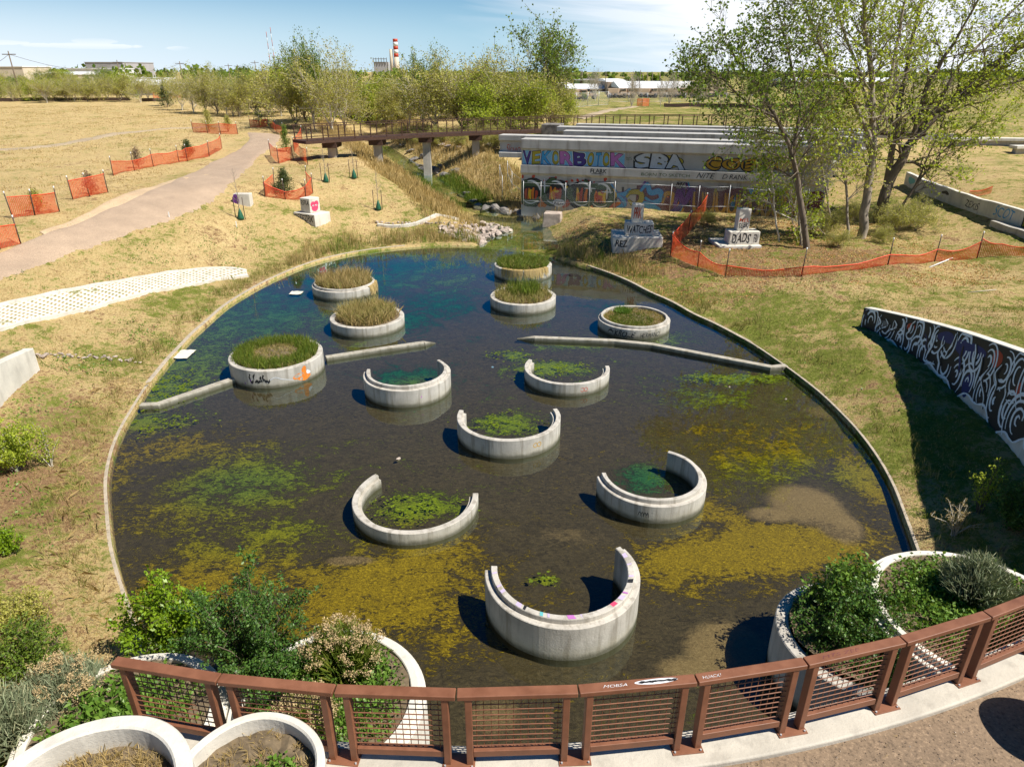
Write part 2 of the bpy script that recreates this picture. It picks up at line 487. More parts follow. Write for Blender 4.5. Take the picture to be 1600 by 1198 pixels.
def chainmat():
    t = NT('chain link'); at_ = t.attr('along'); sp = t.n('ShaderNodeSeparateXYZ'); t.L.new(t.coord(), sp.inputs[0])
    a = t.math('ADD', at_, sp.outputs[2]); b = t.math('SUBTRACT', at_, sp.outputs[2])
    def cell(v): return t.math('LESS_THAN', t.math('ABSOLUTE', t.math('SUBTRACT', t.math('FRACT', t.math('MULTIPLY', v, 11)), .5)), .035)
    g = t.math('MAXIMUM', cell(a), cell(b)); t.done((.5, .51, .52), .4, None, .3)
    tr = t.n('ShaderNodeBsdfTransparent'); mx = t.n('ShaderNodeMixShader'); t.L.new(g, mx.inputs[0])
    t.L.new(tr.outputs[0], mx.inputs[1]); t.L.new(t.p.outputs[0], mx.inputs[2]); t.L.new(mx.outputs[0], t.out.inputs[0]); return t.mat


M['chain'] = chainmat()


def groundmat():
    t = NT('dry grass ground'); gr = t.attr('green'); di = t.attr('dirt')
    big = t.noise(.25, 5, .6); mid = t.noise(1.7, 6, .65, .5); fine = t.noise(9, 6, .7, .6); vf = t.noise(45, 4, .7)
    straw = t.ramp(t.math('ADD', t.math('MULTIPLY', fine, .6), t.math('MULTIPLY', mid, .4)), [(.32, (.22, .15, .062)), (.46, (.45, .325, .145)), (.66, (.68, .52, .27))])
    green = t.ramp(fine, [(.3, (.055, .075, .012)), (.5, (.14, .165, .025)), (.7, (.27, .26, .07))])
    dirt = t.ramp(fine, [(.3, (.15, .085, .042)), (.7, (.36, .225, .12))])
    k = t.math('ADD', t.math('MULTIPLY', t.math('SUBTRACT', mid, .5), 2.8), t.math('MULTIPLY', t.math('SUBTRACT', big, .5), 2.2))
    k = t.math('ADD', k, t.math('MULTIPLY', t.math('SUBTRACT', fine, .5), 2.8))
    c = t.mix(t.sstep(t.math('ADD', k, gr), .35, .85), straw, green)
    c = t.mix(t.sstep(t.math('ADD', t.math('MULTIPLY', k, -.7), di), .45, .8), c, dirt)
    c = t.mix(t.math('MULTIPLY', t.sstep(vf, .56, .68), .6), c, (.09, .065, .03))
    return t.done(c, .95, t.bump(t.math('ADD', fine, t.math('MULTIPLY', vf, .5)), .9, .09), 0, .1)


M['ground'] = groundmat()


def pathmat(name, c, sc=1):
    t = NT(name); a = t.noise(.7 * sc, 5, .6); f = t.noise(30 * sc, 5, .7); b = t.noise(4 * sc, 5, .6)
    col = t.ramp(a, [(.3, tuple(q * .85 for q in c)), (.7, tuple(q * 1.12 for q in c))])
    col = t.mix(t.math('MULTIPLY', t.sstep(b, .55, .7), .4), col, tuple(q * .7 for q in c))
    col = t.mix(t.math('MULTIPLY', t.sstep(f, .53, .62), .7), col, tuple(q * .42 for q in c))
    col = t.mix(t.math('MULTIPLY', t.sstep(f, .45, .36), .6), col, tuple(min(1, q * 1.7) for q in c))
    return t.done(col, .95, t.bump(f, .5, .02))


M['path'] = pathmat('dirt path', (.37, .27, .185)); M['trail'] = pathmat('grey trail', (.36, .28, .18), .6); M['deck'] = pathmat('crusher fines', (.215, .15, .095), .8)


def watermat(name, rip=.35, sc=5.0):
    t = NT(name); n = t.noise(sc, 3, .5, .6, None, (1, .45, 1)); n2 = t.noise(.8, 3, .5)
    nb = t.bump(t.math('MULTIPLY', n, t.sstep(n2, .35, .65)), rip, .006)
    fr = t.n('ShaderNodeFresnel'); fr.inputs[0].default_value = 1.333; t.L.new(nb, fr.inputs['Normal'])
    gl = t.n('ShaderNodeBsdfGlossy'); gl.inputs['Roughness'].default_value = .015; t.L.new(nb, gl.inputs['Normal']); gl.inputs[0].default_value = (.72, .92, 1.0, 1)
    tr = t.n('ShaderNodeBsdfTransparent'); tr.inputs[0].default_value = (.80, .83, .72, 1)
    mx = t.n('ShaderNodeMixShader'); t.L.new(t.math('MULTIPLY', fr.outputs[0], 1.9, True), mx.inputs[0])
    t.L.new(tr.outputs[0], mx.inputs[1]); t.L.new(gl.outputs[0], mx.inputs[2]); t.L.new(mx.outputs[0], t.out.inputs[0]); return t.mat


M['water'] = watermat('pond water')


def bedmat():
    t = NT('pond bed'); A = t.attr('algae'); Y = t.attr('gold'); T = t.attr('teal'); S = t.attr('sand')
    n1 = t.noise(.9, 8, .66, 1.2); n2 = t.noise(4.5, 7, .72, 1.6, None, (1, 1.8, 1)); n3 = t.noise(16, 5, .7, 1.0, None, (1, 1.7, 1))
    mud = t.ramp(n2, [(.3, (.032, .023, .013)), (.5, (.078, .057, .033)), (.7, (.145, .105, .062))])
    sand = t.ramp(n3, [(.3, (.16, .105, .052)), (.5, (.26, .175, .095)), (.7, (.38, .265, .15))])
    yg = t.ramp(n3, [(.3, (.05, .075, .004)), (.5, (.16, .21, .006)), (.68, (.34, .38, .012))])
    go = t.ramp(n3, [(.3, (.05, .038, .003)), (.5, (.25, .165, .006)), (.68, (.50, .34, .015))])
    te = t.ramp(n3, [(.3, (.008, .05, .03)), (.55, (.02, .12, .05)), (.72, (.08, .2, .035))])
    al = t.mix(Y, yg, go); al = t.mix(T, al, te)
    k = t.math('ADD', t.math('MULTIPLY', t.math('SUBTRACT', n1, .5), 1.5), t.math('MULTIPLY', t.math('SUBTRACT', n2, .5), 2.2))
    f = t.sstep(t.math('ADD', k, A), .24, .52)
    c = t.mix(f, mud, al)
    c = t.mix(t.sstep(t.math('ADD', t.math('MULTIPLY', k, .13), S), .16, .40), c, sand)
    h = t.math('ADD', t.math('MULTIPLY', f, .6), t.math('MULTIPLY', n3, .8))
    return t.done(c, .9, t.bump(h, .8, .08), 0, .1)


M['bed'] = bedmat()


def pavermat():
    t = NT('grass pavers'); u = t.attr('pu'); v = t.attr('pv')
    def hole(off):
        a = t.math('ABSOLUTE', t.math('SUBTRACT', t.math('FRACT', t.math('ADD', t.math('MULTIPLY', u, 2.6), off)), .5))
        b = t.math('ABSOLUTE', t.math('SUBTRACT', t.math('FRACT', t.math('ADD', t.math('MULTIPLY', v, 2.6), off)), .5))
        return t.math('LESS_THAN', t.math('ADD', a, b), .27)
    g = t.math('MAXIMUM', hole(0), hole(.5)); n = t.noise(3, 5, .6); n2 = t.noise(.8, 5, .6)
    c = t.ramp(n, [(.3, (.46, .42, .35)), (.7, (.66, .62, .54))]); fill = t.ramp(n, [(.35, (.14, .14, .03)), (.6, (.36, .26, .13))])
    c = t.mix(g, c, fill); c = t.mix(t.sstep(n2, .62, .72), c, (.17, .17, .05)); return t.done(c, .9)


M['paver'] = pavermat()
# ---------------------------------------------------------------- lettering and painted strokes on surfaces
def glyphs(body, bold=0.0, shear=0.0, space=1.0):
    cu = bpy.data.curves.new('lettering', 'FONT'); cu.body = body; cu.size = 1; cu.offset = bold; cu.shear = shear; cu.space_character = space
    cu.resolution_u = 4
    o = bpy.data.objects.new('lettering', cu); COL.objects.link(o)
    dg = bpy.context.evaluated_depsgraph_get(); dg.update()
    me = bpy.data.meshes.new_from_object(o.evaluated_get(dg))
    V = [tuple(v.co) for v in me.vertices]; F = [tuple(p.vertices) for p in me.polygons]
    bpy.data.objects.remove(o); bpy.data.curves.remove(cu); bpy.data.meshes.remove(me)
    return V, F


def letters(mb, body, fn, x0, y0, w, h, mi, lift, bold=0.0, shear=0.0, grow=0.0, space=1.0):
    """fit the text in the box x0, y0, w, h of a surface; fn(x, y, lift) -> world"""
    V, F = glyphs(body, 0, shear, space)
    if not V: return
    xs = [v[0] for v in V]; ys = [v[1] for v in V]; ax, bx, ay, by = min(xs), max(xs), min(ys), max(ys)
    if bold: V, F = glyphs(body, bold, shear, space)
    sx = w / max(bx - ax, .01); sy = h / max(by - ay, .01)
    ph = (len(body) * 2.1 + x0 * 1.7) % 6.28; am = .075 * min(h, w)
    def hand(v):
        X_, Y_ = (v[0] - ax) * sx, (v[1] - ay) * sy
        return fn(x0 + X_ + am * math.sin(Y_ / h * 3.1 + ph + X_ / h * .7) * .9, y0 + Y_ + am * math.sin(X_ / h * 3.7 + ph * 1.3), lift)
    mb.add([hand(v) for v in V], F, mi)


def smooth_pts(pts, k=6):
    out = []; n = len(pts)
    for i in range(n - 1):
        p0 = pts[max(i - 1, 0)]; p1 = pts[i]; p2 = pts[i + 1]; p3 = pts[min(i + 2, n - 1)]
        for j in range(k):
            t = j / k
            out.append(tuple(.5 * (2 * p1[c] + (p2[c] - p0[c]) * t + (2 * p0[c] - 5 * p1[c] + 4 * p2[c] - p3[c]) * t * t + (3 * p1[c] - p0[c] - 3 * p2[c] + p3[c]) * t ** 3) for c in (0, 1)))
    out.append(tuple(pts[-1][:2])); return out


def stroke(mb, pts, w, fn, mi, lift, taper=True, k=6, clip=None):
    q = smooth_pts(pts, k) if k > 1 else pts; n = len(q); vs = []
    for i, p in enumerate(q):
        a = q[max(i - 1, 0)]; b = q[min(i + 1, n - 1)]; dx, dy = b[0] - a[0], b[1] - a[1]; L = math.hypot(dx, dy) or 1
        ww = w / 2 * (1 if not taper else (.35 + .65 * math.sin(math.pi * min(1, max(0, (i + .6) / n)))))
        for sgn in (1, -1):
            x, y = p[0] - dy / L * ww * sgn, p[1] + dx / L * ww * sgn
            if clip: x = min(max(x, clip[0]), clip[2]); y = min(max(y, clip[1]), clip[3])
            vs.append(fn(x, y, lift))
    mb.add(vs, [(2 * i, 2 * i + 1, 2 * i + 3, 2 * i + 2) for i in range(n - 1)], mi)


def blob(mb, cx, cy, rx, ry, fn, mi, lift, n=18, wob=.12, seed=1, ring=0):
    rr = random.Random(seed); ph = [rr.uniform(0, 6.28) for _ in range(3)]; vs = []
    for k in range(n):
        t = 2 * math.pi * k / n; q = 1 + wob * (math.sin(2 * t + ph[0]) + math.sin(3 * t + ph[1]) * .7)
        vs.append(fn(cx + math.cos(t) * rx * q, cy + math.sin(t) * ry * q, lift))
    mb.add(vs, [tuple(range(n))], mi)


# ---------------------------------------------------------------- foliage helpers
def leaf_arrays(P0, size, rng, up=.3, asp=.6, droop=0):
    n = len(P0); d = rng.normal(size=(n, 3)); d[:, 2] += up; d /= np.linalg.norm(d, axis=1)[:, None]
    e = rng.normal(size=(n, 3)); e -= (e * d).sum(1)[:, None] * d; e /= np.linalg.norm(e, axis=1)[:, None]
    s = size * rng.uniform(.6, 1.35, (n, 1))
    a = P0 - d * s * .5; b = P0 + d * s * .5; m = P0 + d * s * .05
    V = np.stack([a, m + e * s * asp * .5, b, m - e * s * asp * .5], 1).reshape(-1, 3)
    return V, np.arange(4 * n).reshape(-1, 4)


def leaves(name, pts, size, n_per, spread, mat, seed=0, parent=None, up=.3, asp=.6):
    rng = np.random.default_rng(seed); pts = np.asarray(pts, float)
    Q = np.repeat(pts, n_per, 0); Q = Q + rng.normal(size=Q.shape) * spread
    V, F = leaf_arrays(Q, size, rng, up, asp); return np_mesh(name, V, F, mat, parent)


def blades(name, X, mat, hgt, wid, n_per=5, lean=.5, seed=0, parent=None, sp=.05, kind=None):
    """grass: X Nx3 tuft positions; each blade one bent pair of triangles"""
    rng = np.random.default_rng(seed); X = np.asarray(X, float); Hs = np.broadcast_to(np.asarray(hgt, float), (len(X),))
    Q = np.repeat(X, n_per, 0); Hh = np.repeat(Hs, n_per) * rng.uniform(.5, 1.25, len(Q)); n = len(Q)
    Q[:, :2] += rng.normal(size=(n, 2)) * sp
    a = rng.uniform(0, 2 * math.pi, n); dx, dy = np.cos(a), np.sin(a); ln = rng.uniform(.1, 1, n) * lean
    w = wid * rng.uniform(.6, 1.4, n)
    b = rng.uniform(0, 2 * math.pi, n); px, py = np.cos(b) * w, np.sin(b) * w
    z0 = np.zeros(n)
    def pt(f, wd): return np.stack([Q[:, 0] + dx * ln * Hh * f ** 1.8 + px * wd, Q[:, 1] + dy * ln * Hh * f ** 1.8 + py * wd, Q[:, 2] - .03 + Hh * f * (1 - .3 * ln * f)], 1)
    V = np.stack([pt(0, -.6), pt(0, .6), pt(.55, .5), pt(1.0, 0), pt(.55, -.5)], 1).reshape(-1, 3)
    i = np.arange(n)[:, None] * 5
    F = np.concatenate([i + np.array([[0, 1, 2, 4]])], 0); F3 = i + np.array([[4, 2, 3, 3]])
    # quads plus degenerate-free tips: a five sided face keeps each blade one island
    F5 = i + np.array([[0, 1, 2, 3, 4]])
    return np_mesh(name, V, F5, mat, parent)


def grow(segs, tips, rng, p, d, L, r, lev, maxlev, cfg):
    n = 3 if lev < maxlev else 2; pts = [p]; rad = [r]; q = p; dd = d
    for i in range(n):
        dd = (dd + Vector((rng.gauss(0, 1), rng.gauss(0, 1), rng.gauss(0, 1))) * cfg['wander'] + Vector((0, 0, cfg['up']))).normalized()
        q = q + dd * (L / n); pts.append(q); rad.append(r * (1 - (i + 1) / n * .62))
        if lev < maxlev:
            for c in range(cfg['kids'][min(lev, len(cfg['kids']) - 1)]):
                if rng.random() < .12: continue
                ax = Vector((rng.gauss(0, 1), rng.gauss(0, 1), rng.gauss(0, 1))); ax = (ax - dd * ax.dot(dd)).normalized()
                an = rng.uniform(*cfg['ang']); cd = (dd * math.cos(an) + ax * math.sin(an)).normalized()
                grow(segs, tips, rng, q, cd, L * rng.uniform(.5, .8), rad[-1] * .6, lev + 1, maxlev, cfg)
    segs.append((pts, rad, lev))
    if lev >= maxlev - 1:
        tips.append(tuple(q)); tips.append(tuple((pts[-2] + q) / 2))


CFG = dict(wander=.16, up=.06, kids=[2, 2, 1], ang=(.35, .95))


def tree_mesh(seed, H=10, lead=5, tr=.22, cfg=CFG, maxlev=3, spread=.35, split=.18):
    rng = random.Random(seed); segs = []; tips = []
    base = Vector((0, 0, -.1)); top = Vector((rng.uniform(-.2, .2), rng.uniform(-.2, .2), H * split))
    segs.append(([base, (base + top) / 2 + Vector((.05, .03, 0)), top], [tr * 1.25, tr, tr * .9], 0))
    for k in range(lead):
        a = 2 * math.pi * (k + rng.random() * .6) / lead; s = spread * rng.uniform(.3, 1.25) if k else .08
        d = Vector((math.cos(a) * s, math.sin(a) * s, 1)).normalized()
        grow(segs, tips, rng, top - Vector((0, 0, rng.uniform(0, H * split * .6))), d, H * rng.uniform(.5, .68) * (1.1 - s * .3), tr * rng.uniform(.4, .7), 0, maxlev, cfg)
    return segs, tips


def wood(segs, name, mat, parent=None, n0=6, minr=.012):
    mb = MB()
    for pts, rad, lev in segs: mb.tube(pts, [max(minr, r) for r in rad], max(3, n0 - lev * 1), 0, False)
    return mb.build(name, mat, parent)


def rock_mesh(seed, mat, sub=2):
    import bmesh
    bm = bmesh.new(); bmesh.ops.create_icosphere(bm, subdivisions=sub, radius=1); rr = random.Random(seed)
    pl = [(Vector((rr.gauss(0, 1), rr.gauss(0, 1), rr.gauss(0, 1))).normalized(), rr.uniform(.42, .75)) for _ in range(11)]
    for v in bm.verts:
        for n_, dd in pl:
            k = v.co.dot(n_)
            if k > dd: v.co -= n_ * (k - dd)
        v.co *= 1 + rr.uniform(-.03, .03)
    me = bpy.data.meshes.new('rock'); bm.to_mesh(me); bm.free(); me.materials.append(mat); return me


# ================================================================ ground, pond, stream
rg = np.random.default_rng(7)


def make_ground():
    NTH = 840; offs = [0.0]; st = .17
    while offs[-1] < 4500:
        offs.append(offs[-1] + st)
        if offs[-1] > 7: st *= 1.045
    offs = np.array([-.12] + offs); th = np.linspace(-math.pi, math.pi, NTH, endpoint=False); Rr = RP(th)
    rr = Rr[None, :] + offs[:, None]
    X = PC[0] + np.cos(th)[None] * rr; Y = PC[1] + np.sin(th)[None] * rr
    Z = ter(X, Y); d = offs[:, None] + 0 * X
    far = ss((d - 230) / 1500); Z = Z * (1 - far) + 4.5 * far
    Z = np.where(Y < 14, np.minimum(Z, 3.78), Z)
    Z = np.where(d < -.05, -.5, Z)
    mi = rg.normal(size=Z.shape) * .02 * ss(d / 1.0) * (1 - ss((d - 25) / 20)); Z = Z + mi
    # where the ground is green, where it is bare
    n = np.sin(X * .5 + 2 * np.sin(Y * .23)) * np.sin(Y * .41 + X * .11) * .5 + .5 * np.sin(X * 1.3 + Y * .7) * np.sin(Y * 1.1 - X * .3)
    side = ss((X + 4) / 8)
    gr = .27 + .20 * side + .26 * np.exp(-((d - 1.6) / 2.6) ** 2) + .12 * n
    gr = np.where((X > 2) & (Y < 34) & (Y > 12), gr + .06, gr)
    gr = gr - .12 * ss((-X - 14) / 12)
    sd, _ = dist_poly(X, Y, STREAM); gr = gr + .35 * np.exp(-(sd / 2.5) ** 2) * (1 - ss((Y - 70) / 20))
    gr = gr + .25 * ss((X - 5) / 10) * ss((Y - 88) / 10) * (1 - ss((Y - 240) / 60))     # mown field beyond the footbridge
    gr = gr + .28 * ss((Y - 260) / 120)
    di = .24 + .14 * n + .42 * ss((-X - 8) / 4) * ss((26 - Y) / 8) + .65 * np.exp(-(((X - 15) / 9) ** 2 + ((Y - 39.5) / 5) ** 2)) + .25 * np.exp(-(((X - 7) / 5) ** 2 + ((Y - 47) / 4) ** 2))
    bank = at(0, 0, 0) if False else None
    NO = len(offs); i = np.arange(NO - 1)[:, None] * NTH; j = np.arange(NTH)[None]; j2 = (j + 1) % NTH
    F = np.stack([i + j, i + NTH + j, i + NTH + j2, i + j2], -1).reshape(-1, 4)
    V = np.stack([X, Y, Z], -1).reshape(-1, 3)
    o = np_mesh('ground', V, F, M['ground'], None, True, dict(green=gr.ravel(), dirt=di.ravel())); tag(o, kind='structure')


make_ground()

# algae patches: place in the picture -> metres on the bed; (u, v, rx, ry, kind, strength)
ALG = [(360, 500, 3.0, 5.0, 'y', .34), (300, 570, 2.2, 3.5, 'y', .42), (255, 610, 1.5, 1.8, 'y', .5), (420, 470, 3.0, 3.5, 't', .3), (500, 425, 4.5, 2.2, 't', .34), (600, 400, 4.5, 1.5, 'y', .34), (690, 470, 2.5, 3.0, 't', .42), (570, 440, 4.5, 4.0, 't', .42), (420, 500, 3.5, 4.5, 't', .36), (650, 415, 4.0, 2.5, 't', .42),
       (700, 435, 3.0, 2.5, 'y', .30), (640, 500, 1.8, 2.2, 't', .4), (500, 500, 1.5, 2.2, 'y', .32), (560, 540, 1.5, 1, 'y', .22), (230, 660, 1.7, .9, 'y', .5), (290, 700, 3.2, 1.4, 'g', .34), (400, 745, 2.8, 1.8, 'y', .42), (370, 760, 1.5, 1.0, 't', .3),
       (300, 790, 3.5, 1.8, 'g', .36), (420, 830, 2.6, 1.2, 'y', .38), (340, 890, 3.2, 1.5, 'g', .46), (600, 920, 3.0, 1.9, 'g', .58), (480, 960, 2.2, 1.3, 'g', .46), (660, 870, 1.6, 1.1, 'g', .5),
       (655, 790, 1.35, .75, 'y', .62), (640, 590, 1.5, 1.3, 't', .5), (655, 600, .9, .6, 'y', .35), (795, 660, 1.25, .85, 'y', .60), (860, 575, 1.8, .8, 'y', .60), (800, 555, .9, .6, 'y', .45), (905, 540, 2.6, .45, 'y', .42),
       (1010, 745, .75, .8, 't', .65), (850, 905, .35, .22, 'y', .5), (1150, 590, 2.6, .55, 'y', .52), (1110, 620, 2.2, 1.1, 'y', .34), (1180, 700, 3.2, 2.6, 'g', .34), (1100, 800, 1.5, .7, 'g', .5), (1120, 870, 2.0, 1.1, 'g', .72), (1200, 850, 2.2, 1.2, 'g', .72),
       (1290, 850, 1.8, 1.2, 'g', .5), (1350, 750, 1.0, 2.0, 'g', .5), (1240, 740, 2.4, 1.0, 'y', .3), (1050, 900, 1.2, .7, 'g', .55), (700, 980, 1.5, .8, 'g', .3), (950, 480, 1.6, 1.4, 't', .3), (1030, 530, 1.6, 1.4, 'y', .28), (250, 950, 1.5, 1.0, 'g', .42),
       (180, 720, 1.2, 2.0, 'g', .36), (1330, 840, 1.2, 1.2, 'g', .4)]
SAND = [(1262, 785, 1.15, 1.15, .34), (1310, 815, .7, .9, .34), (1205, 800, .8, .45, .30), (1140, 1010, 1.05, .95, .34), (1075, 1040, .8, .45, .26), (880, 830, 1.1, .5, .16), (850, 640, 3, 2, .07), (545, 872, .75, .22, .3), (920, 835, .6, .4, .14), (780, 820, .4, .3, .12), (1290, 640, 1.1, .8, .16), (340, 880, .5, .5, .12),
        (770, 1110, .7, .6, .2)]


def make_bed():
    NTH = 700; NR = 170; th = np.linspace(-math.pi, math.pi, NTH, endpoint=False); Rr = RP(th) + .1
    rho = np.linspace(.004, 1, NR); X = PC[0] + np.cos(th)[None] * Rr[None] * rho[:, None]; Y = PC[1] + np.sin(th)[None] * Rr[None] * rho[:, None]
    A = 0 * X; g = 0 * X; t_ = 0 * X; wy = 1e-4 + 0 * X; S = 0 * X
    for (u, v, rx, ry, k, s) in ALG:
        c = at(u, v, -.1); e = np.exp(-(((X - c.x) / rx) ** 2 + ((Y - c.y) / ry) ** 2) ** 1.2)
        A = np.maximum(A, e * s) + .15 * np.minimum(A, e * s); wy = wy + e
        if k == 'g': g = g + e
        if k == 't': t_ = t_ + e
    g = g / wy; t_ = t_ / wy
    for (u, v, rx, ry, s) in SAND:
        c = at(u, v, 0); S = np.maximum(S, s * np.exp(-(((X - c.x) / rx) ** 2 + ((Y - c.y) / ry) ** 2) ** 1.5) * 1.6)
    A = A + .02 - .9 * np.maximum(S - .15, 0)
    rip = np.sin(X * 3 + 1.7 * np.sin(Y * 1.4)) * np.sin(Y * 3.7 + X) * .012
    Z = -.17 + rip + .10 * np.minimum(A, .7) + .24 * np.clip(S, 0, .54)
    i = np.arange(NR - 1)[:, None] * NTH; j = np.arange(NTH)[None]; j2 = (j + 1) % NTH
    F = np.stack([i + j, i + NTH + j, i + NTH + j2, i + j2], -1).reshape(-1, 4); V = np.stack([X, Y, Z], -1).reshape(-1, 3)
    o = np_mesh('pond_bed', V, F, M['bed'], None, True, dict(algae=A.ravel(), gold=g.ravel(), teal=t_.ravel(), sand=S.ravel())); tag(o, kind='structure')
    mb = MB(); n = 360; vs = [(PC[0], PC[1], 0)]
    for k in range(n):
        a = 2 * math.pi * k / n - math.pi; r = float(RP(a)) + .06; vs.append((PC[0] + math.cos(a) * r, PC[1] + math.sin(a) * r, 0))
    mb.add(vs, [(0, 1 + k, 1 + (k + 1) % n) for k in range(n)]); tag(mb.build('water', M['water']), kind='structure')


make_bed()


def make_mats():
    r = np.random.default_rng(3); Q = []
    for (u, v, rx, ry, k, s_) in ALG:
        if k == 'y' and s_ > .43:
            c = at(u, v, 0); n = int(rx * ry * 380); x = c.x + r.normal(size=n) * rx * .5; y = c.y + r.normal(size=n) * ry * .5
            q = np.sin(x * 4.1 + 2 * np.sin(y * 3.3)) * np.sin(y * 5.3 + x * 1.7) + .4 * np.sin(x * 13 + y * 3) * np.sin(y * 15 - x * 2); m_ = (q > .05) & (dpond(x, y) < -.1)
            Q.append(np.stack([x[m_], y[m_], 0 * x[m_] + .004], 1))
    Q = np.concatenate(Q); n = len(Q); th = np.linspace(0, 2 * math.pi, 7)[:-1]; rad = r.uniform(.015, .045, (n, 1)) * r.uniform(.5, 1.3, (n, 6)); z = (np.arange(n) % 40)[:, None] * .00022 + 0 * rad
    V = np.stack([Q[:, :1] + np.cos(th) * rad * 1.2, Q[:, 1:2] + np.sin(th) * rad, Q[:, 2:] + z], -1).reshape(-1, 3)
    o = np_mesh('floating_algae', V, np.arange(6 * n).reshape(-1, 6), leafmat('algae mats', (.07, .11, .004), (.15, .20, .008), (.05, .08, .004), .1, .6)); o['kind'] = 'stuff'; o['label'] = 'bright yellow green algae mats floating on the pond'; o['category'] = 'algae'


make_mats()
sp = [(p.x, p.y, p.z) for p in STREAM]
sp[0] = (sp[0][0], sp[0][1] + .3, -.008)
fine = []
for a, b in zip(sp[:-1], sp[1:]):
    for k in range(4): t = k / 4; fine.append(tuple(a[c] + (b[c] - a[c]) * t for c in range(3)))
fine.append(sp[-1])
fine = [(x, y, max(z - .06, -.008)) for x, y, z in fine[:-9]]
mb = MB(); wv = []
for i, p in enumerate(fine):
    a = Vector(fine[max(i - 1, 0)][:2]); b = Vector(fine[min(i + 1, len(fine) - 1)][:2]); t = (b - a).normalized(); w = 2.9 if i < 12 else 1.1
    wv += [(p[0] - t.y * w, p[1] + t.x * w, p[2]), (p[0] + t.y * w, p[1] - t.x * w, p[2])]
mb.add(wv, [(2 * i, 2 * i + 1, 2 * i + 3, 2 * i + 2) for i in range(len(fine) - 1)])
tag(mb.build('stream', M['water']), kind='structure')


def arc_path(a0, a1, n, off=0.0, zf=None):
    out = []
    for k in range(n + 1):
        a = a0 + (a1 - a0) * k / n; r = float(RP(a)) + (float(woff(a)) if off == 'wall' else off); x = PC[0] + math.cos(a) * r; y = PC[1] + math.sin(a) * r
        out.append((x, y, zf(x, y) if zf else 0))
    return out


def ang(x, y): return math.atan2(y - PC[1], x - PC[0])


# kerbs round the pond
kp = [(.0, -.6), (.0, .16), (-.17, .16), (-.17, -.6)]
a0 = ang(9.4, 12.0); a1 = ang(4.6, 41.0)
o = MB().sweep(arc_path(a0, a1, 150), kp).build('pond_kerb', M['kerb'], None, .012)
tag(o, 'narrow weathered concrete kerb along the right shore of the pond', 'kerb')
a0 = ang(-7.3, 46.3); a1 = ang(-7.0, 9.6) + 2 * math.pi
o = MB().sweep(arc_path(a0, a1, 190), kp).build('pond_kerb', M['kerb'], None, .012)
tag(o, 'narrow sunlit concrete kerb along the left shore of the pond', 'kerb')


# ================================================================ dirt paths
def ribbon(name, L, Rr, mat, lift=.05, nu=8, sub=6, attrs=False):
    """sheet on the terrain between two lines of world points"""
    Ls = smooth_pts([(p[0], p[1]) for p in L], sub); Rs = smooth_pts([(p[0], p[1]) for p in Rr], sub); V = []; pu = []; pv = []; run = 0
    for i, (a, b) in enumerate(zip(Ls, Rs)):
        if i: run += math.dist(Ls[i - 1], a)
        for k in range(nu + 1):
            t = k / nu; x = a[0] + (b[0] - a[0]) * t; y = a[1] + (b[1] - a[1]) * t; V.append((x, y, gz(x, y) + lift * (1 if 0 < k < nu else -.6))); pu.append(run); pv.append(t * math.dist(a, b))
    n = nu + 1; F = [(i * n + k, i * n + k + 1, (i + 1) * n + k + 1, (i + 1) * n + k) for i in range(len(Ls) - 1) for k in range(nu)]
    return np_mesh(name, V, F, mat, None, True, dict(pu=pu, pv=pv))


PL = [(-260, 470), (-60, 415), (60, 368), (140, 338), (215, 305), (285, 275), (345, 247), (378, 228), (388, 215), (383, 207)]
PR = [(-200, 530), (0, 440), (115, 396), (215, 362), (300, 333), (352, 300), (385, 268), (405, 245), (436, 222), (440, 212)]
o = ribbon('path', [G(*q) for q in PL], [G(*q) for q in PR], M['path'], .07, 10); tag(o, kind='structure')
TL = [(-20, 234), (60, 228), (115, 219), (150, 212), (200, 206), (260, 201), (310, 199), (360, 198)]
TR = [(-20, 236), (60, 231), (120, 224), (165, 216), (205, 208.5), (260, 203), (310, 200.6), (360, 199.5)]
o = ribbon('trail', [G(*q) for q in TL], [G(*q) for q in TR], M['trail'], .09, 4); tag(o, kind='structure')
TL = [(893, 185), (920, 177), (950, 170.5), (985, 166)]; TR = [(915, 187), (940, 179), (968, 171.5), (1000, 167)]
o = ribbon('trail', [G(*q) for q in TL], [G(*q) for q in TR], M['trail'], .09, 4); tag(o, kind='structure')
# worn bare ground on the left verge of the path
WL = [(60, 362), (140, 330), (200, 300), (260, 283), (325, 272)]; WR = [(75, 372), (150, 344), (225, 312), (285, 290), (327, 277)]
o = ribbon('sandy_verge', [G(*q) for q in WL], [G(*q) for q in WR], pathmat('sandy verge', (.50, .36, .22)), .05, 6); tag(o, kind='structure')
# paved grass strip on the left bank
SL = [(-120, 503), (0, 478), (100, 455), (200, 438), (290, 424), (345, 420), (385, 424)]; SR = [(-110, 545), (0, 516), (100, 492), (200, 466), (290, 447), (345, 437), (388, 432)]
L_ = [G(*q) for q in SL]; R_ = [G(*q) for q in SR]
pv_ = ribbon('paving', L_, R_, M['paver'], .06, 10)
root = empty('paved_strip', (L_[1].x, L_[1].y, L_[1].z), 'pale strip of open grass pavers with concrete edging on the left bank', 'paving')
adopt(pv_, root)
for nm, line in (('edging', L_), ('edging', R_)):
    q = smooth_pts([(p.x, p.y) for p in line], 6); e = MB().sweep([(x, y, gz(x, y)) for x, y in q], [(.1, -.1), (.1, .1), (-.1, .1), (-.1, -.1)]).build(nm, M['white_concrete']); adopt(e, root)

